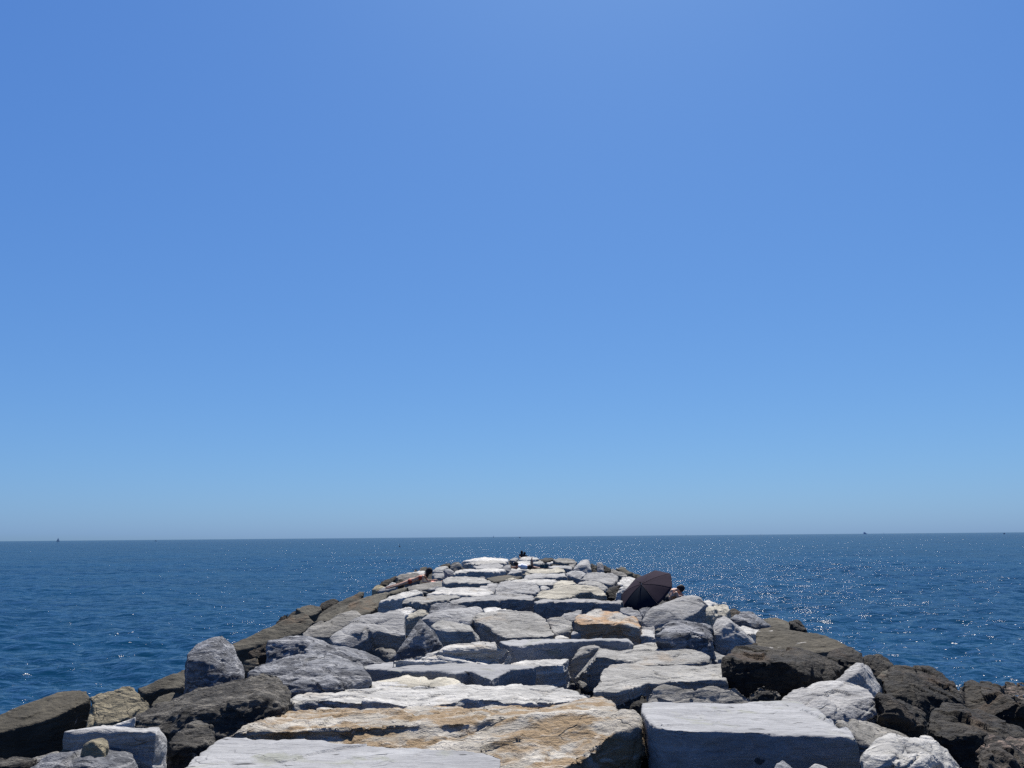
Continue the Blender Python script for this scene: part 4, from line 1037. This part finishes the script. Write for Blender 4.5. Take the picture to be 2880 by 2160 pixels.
def person(label, loc, J, skin, voxel=0.012, fing=0.009, look=(1, 0, 0)):
    """J: joints in metres about loc. One continuous body with head, face, hands; hair and clothes follow as children."""
    root = thing('person', label, 'person', loc)
    bm = bmesh.new()
    V = {n: Vector(p) for n, p in J.items()}
    bone(bm, V['pelvis'], V['waist'], 0.135, 0.105)
    bone(bm, V['waist'], V['chest'], 0.105, 0.135)
    across = (V['shoulder_r'] - V['shoulder_l'])
    bone(bm, V['shoulder_l'], V['shoulder_r'], 0.062, 0.062)
    bone(bm, V['chest'], (V['shoulder_l'] + V['shoulder_r']) / 2, 0.12, 0.075)
    bone(bm, (V['shoulder_l'] + V['shoulder_r']) / 2, V['head'], 0.06, 0.052)
    lk = Vector(look).normalized()
    # head: skull, jaw, nose, ears, brow
    up = (V['head'] - (V['shoulder_l'] + V['shoulder_r']) / 2).normalized()
    side = up.cross(lk).normalized()
    fw = side.cross(up).normalized()
    rot = Matrix((side, fw, up)).transposed()
    h = V['head']
    ball(bm, h + up * 0.05, 0.1, (0.76, 0.95, 1.05), 3, rot)
    ball(bm, h - up * 0.035 + fw * 0.03, 0.066, (0.85, 0.95, 0.9), 2, rot)
    bone(bm, h + up * 0.045 + fw * 0.088, h + up * 0.005 + fw * 0.112, 0.012, 0.017)
    bone(bm, h - up * 0.035 + fw * 0.088 + side * 0.02, h - up * 0.035 + fw * 0.088 - side * 0.02, 0.01, 0.01)
    for s in (1, -1):
        ball(bm, h + side * 0.078 * s + up * 0.015, 0.03, (0.4, 0.7, 1.0), 1, rot)
        bone(bm, h + up * 0.06 + fw * 0.08 + side * .02 * s, h + up * 0.058 + fw * 0.07 + side * .05 * s, 0.013, 0.011)
    for s in ('l', 'r'):
        bone(bm, V['shoulder_' + s], V['elbow_' + s], 0.050, 0.040)
        bone(bm, V['elbow_' + s], V['hand_' + s], 0.040, 0.027)
        hip = V['pelvis'] + (V['knee_' + s] - V['pelvis']).normalized() * 0.04 + across.normalized() * (0.07 if s == 'r' else -0.07)
        bone(bm, hip, V['knee_' + s], 0.092, 0.058)
        bone(bm, V['knee_' + s], (V['knee_' + s] * 0.62 + V['foot_' + s] * 0.38), 0.055, 0.053)
        bone(bm, (V['knee_' + s] * 0.62 + V['foot_' + s] * 0.38), V['foot_' + s], 0.053, 0.034)
        fd = Vector(J.get('toe_' + s, tuple(V['foot_' + s] + Vector((0, -0.16, 0)))))
        bone(bm, V['foot_' + s], fd, 0.036, 0.024)
        d = (V['hand_' + s] - V['elbow_' + s]).normalized()
        w = d.cross(Vector((0, 0, 1)))
        w = w.normalized() if w.length > 1e-3 else Vector((1, 0, 0))
        u = w.cross(d)
        hd = V['hand_' + s]
        bone(bm, hd + w * 0.018, hd + d * 0.075 + w * 0.026, 0.018, 0.016)
        bone(bm, hd - w * 0.018, hd + d * 0.075 - w * 0.026, 0.018, 0.016)
        for q, ln in zip((-0.036, -0.012, 0.012, 0.036), (0.058, 0.078, 0.074, 0.062)):
            kn = hd + d * 0.082 + w * q
            mid = kn + d * ln * 0.55 - u * 0.008
            bone(bm, kn, mid, fing, fing * 0.95)
            bone(bm, mid, mid + d * ln * 0.45 - u * 0.02, fing * 0.95, fing * 0.85)
        tb = hd + d * 0.02 + w * 0.03
        bone(bm, tb, tb + d * 0.035 + w * 0.03, fing * 1.2, fing)
        bone(bm, tb + d * 0.035 + w * 0.03, tb + d * 0.065 + w * 0.035 - u * .01, fing, fing * 0.9)
    remeshed('body', bm, skin, voxel, root)
    return root, V, (h, up, fw, side, rot)


def hair(root, hd, length=0.0, hang=(0, 0, -1), size=1.0, mat=None):
    h, up, fw, side, rot = hd
    bm = bmesh.new()
    ball(bm, h + up * 0.065 - fw * 0.02, 0.108 * size, (0.82, 0.98, 1.0), 3, rot)
    ball(bm, h + up * 0.02 - fw * 0.055, 0.085 * size, (0.95, 0.75, 1.1), 2, rot)
    if length:
        hg = Vector(hang).normalized()
        for s in (-1, 0, 1):
            a = h - fw * 0.05 + side * 0.055 * s + up * 0.02
            bone(bm, a, a + hg * length * (1 - 0.15 * abs(s)) - fw * 0.01, 0.055 * size, 0.03 * size)
    return remeshed('hair', bm, mat or HAIR, 0.012, root, 2)


def wear(root, name, mat, bones, voxel=0.012):
    bm = bmesh.new()
    for a, b, ra, rb in bones:
        bone(bm, a, b, ra, rb)
    return remeshed(name, bm, mat, voxel, root, 2)


def joints(anchor, D, pts):
    """Joint positions about an anchor point from where they appear, each at its own distance."""
    A = at(anchor[0], anchor[1], D)
    return A, {n: tuple(at(p[0], p[1], D + p[2]) - A) for n, p in pts.items()}


# ---- sunbather propped on her elbows at the left of the crest
D1 = hit(1190, 1638, 0.06)
A, J = joints((1190, 1641), D1, {
    'pelvis': (1153, 1634.5, 0.0), 'waist': (1168, 1630, 0.0), 'chest': (1182, 1624.5, 0.0),
    'shoulder_l': (1190, 1621, -0.16), 'shoulder_r': (1193, 1619, 0.16), 'head': (1205, 1609, -0.02),
    'elbow_l': (1189, 1637, -0.20), 'hand_l': (1206, 1636.5, -0.22), 'elbow_r': (1203, 1633, 0.18), 'hand_r': (1222, 1631, 0.1),
    'knee_l': (1121, 1646, -0.12), 'foot_l': (1092, 1654, -0.18), 'toe_l': (1083, 1656, -0.18),
    'knee_r': (1122, 1643, 0.12), 'foot_r': (1094, 1650, 0.12), 'toe_r': (1085, 1652, 0.12)})
p1, V, hd = person('tanned sunbather with long black hair propped on elbows at left of the rocks', A, J, SKIN, look=(0.8, -0.25, -0.5))
hair(p1, hd, 0.30, (-0.15, -0.1, -1), 1.6)
wear(p1, 'bikini_bottom', RED, [(V['pelvis'] + Vector((0, -.07, -.01)), V['pelvis'] + Vector((0, .07, -.01)), 0.128, 0.128)])
wear(p1, 'bikini_top', RED, [(V['chest'] + Vector((0.02, -.09, 0)), V['chest'] + Vector((0.02, .09, 0)), 0.118, 0.118)])
bm = bmesh.new()
Z = at(1222, 1637, D1) - A
for i in range(9):
    for j in range(6):
        bm.verts.new((Z.x - 0.22 + i * 0.07, Z.y - 0.2 + j * 0.09, Z.z + 0.035 * math.sin(i * 1.9 + j) + 0.02 * math.cos(j * 2.3 + i)))
bm.verts.ensure_lookup_table()
for i in range(8):
    for j in range(5):
        bm.faces.new([bm.verts[a] for a in (i * 6 + j, i * 6 + j + 1, (i + 1) * 6 + j + 1, (i + 1) * 6 + j)])
r = bmesh.ops.extrude_face_region(bm, geom=bm.faces[:])
bmesh.ops.translate(bm, vec=(0, 0, -0.03), verts=[g for g in r['geom'] if isinstance(g, bmesh.types.BMVert)])
t = mesh_obj('beach_towel', bm, PINK, None, A, True)
t['label'] = 'crumpled pinkish towel under the hands of the sunbather with long black hair'
t['category'] = 'towel'

# ---- sunbather lying prone with one shin raised, middle of the crest
D2 = hit(1490, 1601, 0.12)
A, J = joints((1480, 1600), D2, {
    'pelvis': (1491, 1595, 0.0), 'waist': (1480, 1595, 0.0), 'chest': (1468, 1593, 0.0),
    'shoulder_l': (1460, 1592, -0.16), 'shoulder_r': (1461, 1590.5, 0.16), 'head': (1453, 1587.5, 0.0),
    'elbow_l': (1453, 1599, -0.2), 'hand_l': (1442, 1598, -0.16), 'elbow_r': (1450, 1596, 0.2), 'hand_r': (1440, 1594, 0.14),
    'knee_l': (1513, 1598, -0.1), 'foot_l': (1533, 1599.5, -0.12), 'toe_l': (1541, 1599.5, -0.12),
    'knee_r': (1497, 1593.5, -0.12), 'foot_r': (1495.5, 1572.5, -0.14), 'toe_r': (1496.5, 1567, -0.08)})
p2, V, hd = person('sunbather in white shirt lying face down with one shin raised, on pale far slabs', A, J, SKIN2, look=(-0.9, -0.2, -0.2))
hair(p2, hd, 0.12, (0.2, 0, -1), 1.1)
wear(p2, 'shirt', WHITE, [(V['waist'], V['chest'], 0.13, 0.152), (V['chest'], (V['shoulder_l'] + V['shoulder_r']) / 2, 0.145, 0.09),
                          (V['shoulder_l'], V['shoulder_r'], 0.07, 0.07)])
wear(p2, 'shorts', BLACK, [(V['pelvis'] + Vector((0, -.08, 0)), V['pelvis'] + Vector((0, .08, 0)), 0.138, 0.138)])

# ---- two people sitting at the far end, backs to us
for (px, py, lab, mt, sk, ht) in ((1467.5, 1566, 'taller person of the pair sitting at the far end of the rocks, back to us', BLACK, SKIN, 1.0),
                                 (1475.5, 1566, 'shorter person of the pair sitting at the far end of the rocks, dressed in black', BLACK, SKIN2, 0.86)):
    D3 = 67.0
    A = at(px, py, D3) + Vector((0, 0, -0.42))
    q = ht
    J = {'pelvis': (0, 0, 0.10), 'waist': (0.0, .02, 0.28 * q), 'chest': (0.0, .05, 0.46 * q), 'shoulder_l': (-.17, .07, .58 * q), 'shoulder_r': (.17, .07, .58 * q),
         'head': (0.0, 0.10, 0.76 * q), 'elbow_l': (-.24, .22, .38 * q), 'hand_l': (-.12, .42, .42 * q), 'elbow_r': (.24, .22, .38 * q), 'hand_r': (.12, .42, .42 * q),
         'knee_l': (-.13, .42, .42), 'foot_l': (-.12, .58, .03), 'toe_l': (-.12, .74, .0), 'knee_r': (.13, .42, .42), 'foot_r': (.12, .58, .03), 'toe_r': (.12, .74, 0)}
    p, V, hd = person(lab, A, J, sk, 0.018, 0.012, (0, 1, 0))
    p['group'] = 'pair sitting at the far end'
    hair(p, hd, 0.2 if q == 1.0 else 0.05, (0, -.1, -1), 1.15)
    wear(p, 'top', mt, [(V['waist'], V['chest'], 0.125, 0.15), (V['shoulder_l'], V['shoulder_r'], 0.075, 0.075), (V['chest'], (V['shoulder_l'] + V['shoulder_r']) / 2, .14, .08)], 0.016)

# ---- person sitting under the umbrella
D5 = hit(1893, 1688, 0.15) + 1.3
A, J = joints((1893, 1690), D5, {
    'pelvis': (1888, 1684, 0.1), 'waist': (1889, 1675, 0.12), 'chest': (1894, 1666, 0.08),
    'shoulder_l': (1891, 1662, -0.1), 'shoulder_r': (1902, 1659, 0.22), 'head': (1911, 1657, 0.05),
    'elbow_l': (1888, 1676, -0.2), 'hand_l': (1904, 1675, -0.22), 'elbow_r': (1916, 1672, 0.2), 'hand_r': (1910, 1677, -0.1),
    'knee_l': (1902, 1668, -0.25), 'foot_l': (1911, 1690, -0.3), 'toe_l': (1920, 1693, -0.35),
    'knee_r': (1918, 1672, 0.0), 'foot_r': (1924, 1692, -0.1), 'toe_r': (1934, 1694, -0.12)})
p5, V, hd = person('black haired person sitting hunched in the shade beside the dark umbrella', A, J, SKIN, look=(0.6, -0.3, -0.6))
hair(p5, hd, 0.16, (0.3, -0.1, -1), 1.15)
wear(p5, 'swimsuit', BLACK, [(V['pelvis'] + Vector((-.07, 0, 0)), V['pelvis'] + Vector((.07, 0, 0)), 0.132, 0.132)])

# ---- dark beach umbrella laid on its side
CAN1 = plain_mat('plum_canopy_cloth', (0.025, 0.019, 0.027), 0.9, 0.12, 20, 0.04)
CAN2 = plain_mat('navy_canopy_cloth', (0.008, 0.012, 0.020), 0.9, 0.12, 20, 0.04)
METAL = plain_mat('umbrella_steel', (0.35, 0.35, 0.36), 0.35, 0.1, 20)
DU = hit(1800, 1700, 0.0) + 0.3
C0 = at(1817, 1663, DU)
ax = Vector((-0.54, -0.42, 0.77)).normalized()       # the way the apex points
maj = Vector((0.84, 0.0, 0.50)); maj = (maj - ax * maj.dot(ax)).normalized()
mi = ax.cross(maj).normalized()
um = thing('beach_umbrella', 'dark plum and navy umbrella lying on its side on the right of the crest', 'umbrella', C0)
RU, DEPTH = 0.82, 0.25


def canopy_pt(t, u):
    """t: angle, u: 0 apex .. 1 rim; panels sag between the ribs."""
    seg = 2 * math.pi / 8
    loc = (t % seg) / seg
    sag = 1 - 0.06 * (math.sin(math.pi * loc)) * u
    r = RU * u * sag
    zz = DEPTH * (1 - u ** 1.7) - 0.012 * math.sin(math.pi * loc) * u
    return maj * (r * math.cos(t)) + mi * (r * math.sin(t)) + ax * zz


bm = bmesh.new()
NA, NU = 64, 12
grid = [[bm.verts.new(canopy_pt(2 * math.pi * a / NA, max(u / NU, 0.012))) for a in range(NA)] for u in range(NU + 1)]
for u in range(NU):
    for a in range(NA):
        f = bm.faces.new((grid[u][a], grid[u][(a + 1) % NA], grid[u + 1][(a + 1) % NA], grid[u + 1][a]))
        f.material_index = 1 if (a // 8) in (4, 5) else 0
can = mesh_obj('canopy', bm, [CAN1, CAN2], um, None, True)
sol = can.modifiers.new('cloth', 'SOLIDIFY'); sol.thickness = 0.004
SEAM = plain_mat('dark_seam_binding', (0.012, 0.010, 0.014), 0.8, 0.2)
for i in range(8):
    t = 2 * math.pi * i / 8
    bm = bmesh.new()
    for u in range(10):
        tube(bm, canopy_pt(t, max(u / 10, .01)) - ax * 0.012, canopy_pt(t, (u + 1) / 10) - ax * 0.012, 0.004, seg=6)
    mesh_obj('rib', bm, METAL, um)
    bm = bmesh.new()
    for u in range(10):
        tube(bm, canopy_pt(t, max(u / 10, .01)) + ax * 0.003, canopy_pt(t, (u + 1) / 10) + ax * 0.002, 0.003, seg=6)
    mesh_obj('seam', bm, SEAM, can)
bm = bmesh.new(); tube(bm, ax * (DEPTH + 0.06), -ax * 0.55, 0.013, seg=12)
mesh_obj('pole', bm, METAL, um)
bm = bmesh.new(); tube(bm, ax * (DEPTH + 0.05), ax * (DEPTH + 0.11), 0.02, 0.010, seg=12)
mesh_obj('finial', bm, SEAM, um)

# ---- dark teal beach bag
TEAL = plain_mat('teal_black_canvas', (0.020, 0.050, 0.060), 0.7, 0.25, 25)
STRAPM = plain_mat('grey_teal_strap', (0.12, 0.20, 0.22), 0.7, 0.15, 25)
DB = hit(1530, 1600, 0.12) - 0.3
A = at(1530, 1598.8, DB)
bag = thing('beach_bag', 'dark teal canvas bag at the feet of the sunbather with raised shin', 'bag', A)
bm = bmesh.new()
w = 0.205
pr = [(-w, 0), (w, 0), (w * 1.03, .225), (w * .6, .215), (0, .2), (-w * .7, .212), (-w, .235)]
vs0 = [bm.verts.new((x, -.08, z)) for x, z in pr]; vs1 = [bm.verts.new((x * .97, .09, z * .97)) for x, z in pr]
bm.faces.new(vs0); bm.faces.new(list(reversed(vs1)))
for i in range(len(pr)):
    j = (i + 1) % len(pr)
    bm.faces.new((vs0[j], vs0[i], vs1[i], vs1[j]))
bo = mesh_obj('body', bm, TEAL, bag)
bv = bo.modifiers.new('b', 'BEVEL'); bv.width = 0.012; bv.segments = 2
bm = bmesh.new()
pp = [(-.03, -.086, .03), (.03, -.09, .10), (.07, -.086, .19)]
for a, b in zip(pp, pp[1:]):
    tube(bm, a, b, 0.012, seg=8)
mesh_obj('strap', bm, STRAPM, bag)
for yy in (-.07, .08):
    bm = bmesh.new()
    pp = [(-.10, yy, .2), (-.08, yy, .25), (0, yy, .27), (.08, yy, .25), (.10, yy, .2)]
    for a, b in zip(pp, pp[1:]):
        tube(bm, a, b, 0.009, seg=8)
    mesh_obj('handle', bm, TEAL, bag)

# ---- boats along the horizon; distance haze is put into their blue-grey colours
HULL = plain_mat('hazed_hull', (0.12, 0.18, 0.26), 0.6, 0.1, 1)
SAIL = plain_mat('hazed_sail', (0.22, 0.33, 0.44), 0.9, 0.05, 1)
SAILP = plain_mat('pale_hazed_sail', (0.34, 0.44, 0.56), 0.9, 0.05, 1)
SHIP = plain_mat('hazed_ship_paint', (0.30, 0.42, 0.56), 0.6, 0.1, 0.5)


def hull_bm(L, W, H):
    bm = bmesh.new()
    st = [(-.5, .35, .9), (-.3, .48, .85), (0, .5, .85), (.3, .36, .95), (.5, .02, 1.15)]
    rows = []
    for x, w_, h_ in st:
        rows.append([bm.verts.new(p) for p in ((x * L, -w_ * W, h_ * H), (x * L * .95, -w_ * W * .7, -.1), (x * L * .95, w_ * W * .7, -.1), (x * L, w_ * W, h_ * H))])
    for a, b in zip(rows, rows[1:]):
        for i in range(4):
            j = (i + 1) % 4
            bm.faces.new((a[i], b[i], b[j], a[j]))
    bm.faces.new(list(reversed(rows[0]))); bm.faces.new(rows[-1])
    return bm


def sea_point(px, py_h, D):
    p = at(px, py_h, D)
    return Vector((p.x, p.y, 0.0))


def sail_boat(px, D, mast, label, sailm, heading=0.4):
    root = thing('sailing_boat', label, 'sailing boat', sea_point(px, 1510, D), 'sailing boats on the horizon')
    root.rotation_euler = (0, 0, heading)
    L = mast * 0.75
    mesh_obj('hull', hull_bm(L, L * .3, L * .13), HULL, root)
    bm = bmesh.new(); tube(bm, (0.05 * L, 0, 0.05 * L), (0.05 * L, 0, mast), 0.012 * mast, 0.006 * mast, 8)
    mesh_obj('mast', bm, HULL, root)
    for nm, tri in (('main_sail', [(0.02 * L, 0.16 * mast), (-0.42 * L, 0.17 * mast), (0.03 * L, .98 * mast)]),
                    ('jib_sail', [(0.10 * L, 0.14 * mast), (0.47 * L, 0.15 * mast), (0.09 * L, .9 * mast)])):
        bm = bmesh.new()
        n = 8
        rows = []
        for u in range(n + 1):
            f = u / n
            a = Vector((tri[0][0] * (1 - f) + tri[2][0] * f, 0, tri[0][1] * (1 - f) + tri[2][1] * f))
            b = Vector((tri[1][0] * (1 - f) + tri[2][0] * f, 0, tri[1][1] * (1 - f) + tri[2][1] * f))
            row = []
            for v in range(5):
                g = v / 4
                q = a.lerp(b, g)
                q.y = 0.06 * L * math.sin(math.pi * g) * (1 - f)
                row.append(bm.verts.new(q))
            rows.append(row)
        for a, b in zip(rows, rows[1:]):
            for v in range(4):
                bm.faces.new((a[v], a[v + 1], b[v + 1], b[v]))
        s = mesh_obj(nm, bm, sailm, root)
        so = s.modifiers.new('s', 'SOLIDIFY'); so.thickness = 0.05
    return root


def motor_boat(px, D, L, label):
    root = thing('motor_boat', label, 'motor boat', sea_point(px, 1510, D), 'motor boats on the horizon')
    root.rotation_euler = (0, 0, 0.2)
    mesh_obj('hull', hull_bm(L, L * .3, L * .2), HULL, root)
    bm = bmesh.new()
    pr = [(-.22, .16), (.2, .16), (.1, .38), (-.18, .4)]
    a = [bm.verts.new((x * L, -.11 * L, z * L)) for x, z in pr]; b = [bm.verts.new((x * L, .11 * L, z * L)) for x, z in pr]
    bm.faces.new(a); bm.faces.new(list(reversed(b)))
    for i in range(4):
        j = (i + 1) % 4
        bm.faces.new((a[j], a[i], b[i], b[j]))
    mesh_obj('cabin', bm, HULL, root)
    return root


sail_boat(164, 2400, 12.5, 'dark sailing boat on the horizon at far left, biggest of the sails', SAIL)
sail_boat(1388, 3600, 9.5, 'faint small sail on the horizon above the far end of the rocks', SAILP, 0.9)
sail_boat(1930, 3600, 11.5, 'thin sail on the horizon right of centre, above the dark umbrella', SAILP, 1.2)
sail_boat(2140, 4200, 9.0, 'tiny pale sail on the horizon midway between the thin sail and the grey ship', SAILP, 1.0)
sail_boat(2487, 3600, 10.5, 'small sail on the horizon just right of the grey ship', SAILP, 1.3)
motor_boat(439, 2000, 5.4, 'dark motor boat on the horizon at left, right of the biggest sail')
motor_boat(1462, 2200, 6.0, 'dark motor boat on the horizon above the pair at the far end')
motor_boat(2826, 1700, 6.0, 'black motor boat on the horizon near the right edge')
ship = thing('ship', 'grey hazy ship with tall upperworks on the horizon at right', 'ship', sea_point(2434, 1510, 6000))
mesh_obj('hull', hull_bm(34, 8, 4.5), SHIP, ship)
for (x0, x1, z0, z1) in ((-12, 8, 4, 9), (-11, 3, 9.05, 13.5), (-8, -3, 13.55, 16.5)):
    bm = bmesh.new()
    bmesh.ops.create_cube(bm, size=1, matrix=Matrix.Translation(((x0 + x1) / 2, 0, (z0 + z1) / 2)) @ Matrix.Diagonal((x1 - x0, 6, z1 - z0, 1)))
    bmesh.ops.bevel(bm, geom=bm.edges[:], offset=0.5, segments=1, affect='EDGES')
    mesh_obj('deckhouse' if z0 < 13 else 'funnel', bm, SHIP, ship)
# ---- marker buoy in the water at left
DBU = 3.5 / -ray(1124, 1538).z
buoy = thing('buoy', 'small black buoy floating in the sea left of the far end of the rocks', 'buoy', at(1124, 1538, DBU))
bm = bmesh.new(); ball(bm, (0, 0, 0.12), 0.32, (1, 1, .7), 3)
mesh_obj('float', bm, BLACK, buoy, None, True)
bm = bmesh.new(); tube(bm, (0, 0, .3), (0, 0, .95), 0.07, 0.04, 10); ball(bm, (0, 0, 1.0), 0.11)
mesh_obj('topmark', bm, BLACK, buoy, None, True)

# ================================================================== light
world = bpy.data.worlds.new("World")
scene.world = world
world.use_nodes = True
wn = world.node_tree
bg = wn.nodes['Background']
sky = wn.nodes.new('ShaderNodeTexSky')
sky.sky_type = 'NISHITA'
sky.sun_disc = False
sky.sun_elevation = math.radians(SUN_EL)
sky.sun_rotation = math.radians(SUN_AZ)
sky.altitude = 0
sky.air_density = AIR
sky.dust_density = DUST
sky.ozone_density = OZONE
# camera white balance and contrast of a clear deep blue sky, channel by channel
sep = wn.nodes.new('ShaderNodeSeparateColor'); cmb = wn.nodes.new('ShaderNodeCombineColor')
wn.links.new(sky.outputs[0], sep.inputs[0])
for i, (ref, gam, out) in enumerate(SKYGRADE):
    a = wn.nodes.new('ShaderNodeMath'); a.operation = 'MULTIPLY'; a.inputs[1].default_value = 1.0 / ref
    lo = wn.nodes.new('ShaderNodeMath'); lo.operation = 'MINIMUM'
    b = wn.nodes.new('ShaderNodeMath'); b.operation = 'POWER'; b.inputs[1].default_value = gam
    c = wn.nodes.new('ShaderNodeMath'); c.operation = 'MULTIPLY'; c.inputs[1].default_value = out
    wn.links.new(sep.outputs[i], a.inputs[0]); wn.links.new(a.outputs[0], b.inputs[0])
    wn.links.new(b.outputs[0], lo.inputs[0]); wn.links.new(a.outputs[0], lo.inputs[1]); wn.links.new(lo.outputs[0], c.inputs[0]); wn.links.new(c.outputs[0], cmb.inputs[i])
wn.links.new(cmb.outputs[0], bg.inputs['Color'])
bg.inputs['Strength'].default_value = SKY_STR
sl = bpy.data.lights.new('sun', 'SUN')
sl.energy = SUN_STR
sl.angle = math.radians(0.53)
sl.color = (1.0, 0.955, 0.89)
so = bpy.data.objects.new('sun', sl)
COL.objects.link(so)
el, az = math.radians(SUN_EL), math.radians(SUN_AZ)
d = Vector((math.sin(az) * math.cos(el), math.cos(az) * math.cos(el), math.sin(el)))
so.rotation_euler = (-d).to_track_quat('-Z', 'Y').to_euler()
so.location = (0, 0, 60)

scene.view_settings.view_transform = 'Standard'
scene.view_settings.look = 'None'
scene.view_settings.gamma = 1.0
scene.view_settings.exposure = EXPO
scene.cycles.use_denoising = DENOISE
scene.cycles.sample_clamp_direct = CLAMP
scene.cycles.max_bounces = 6
scene.cycles.glossy_bounces = 3
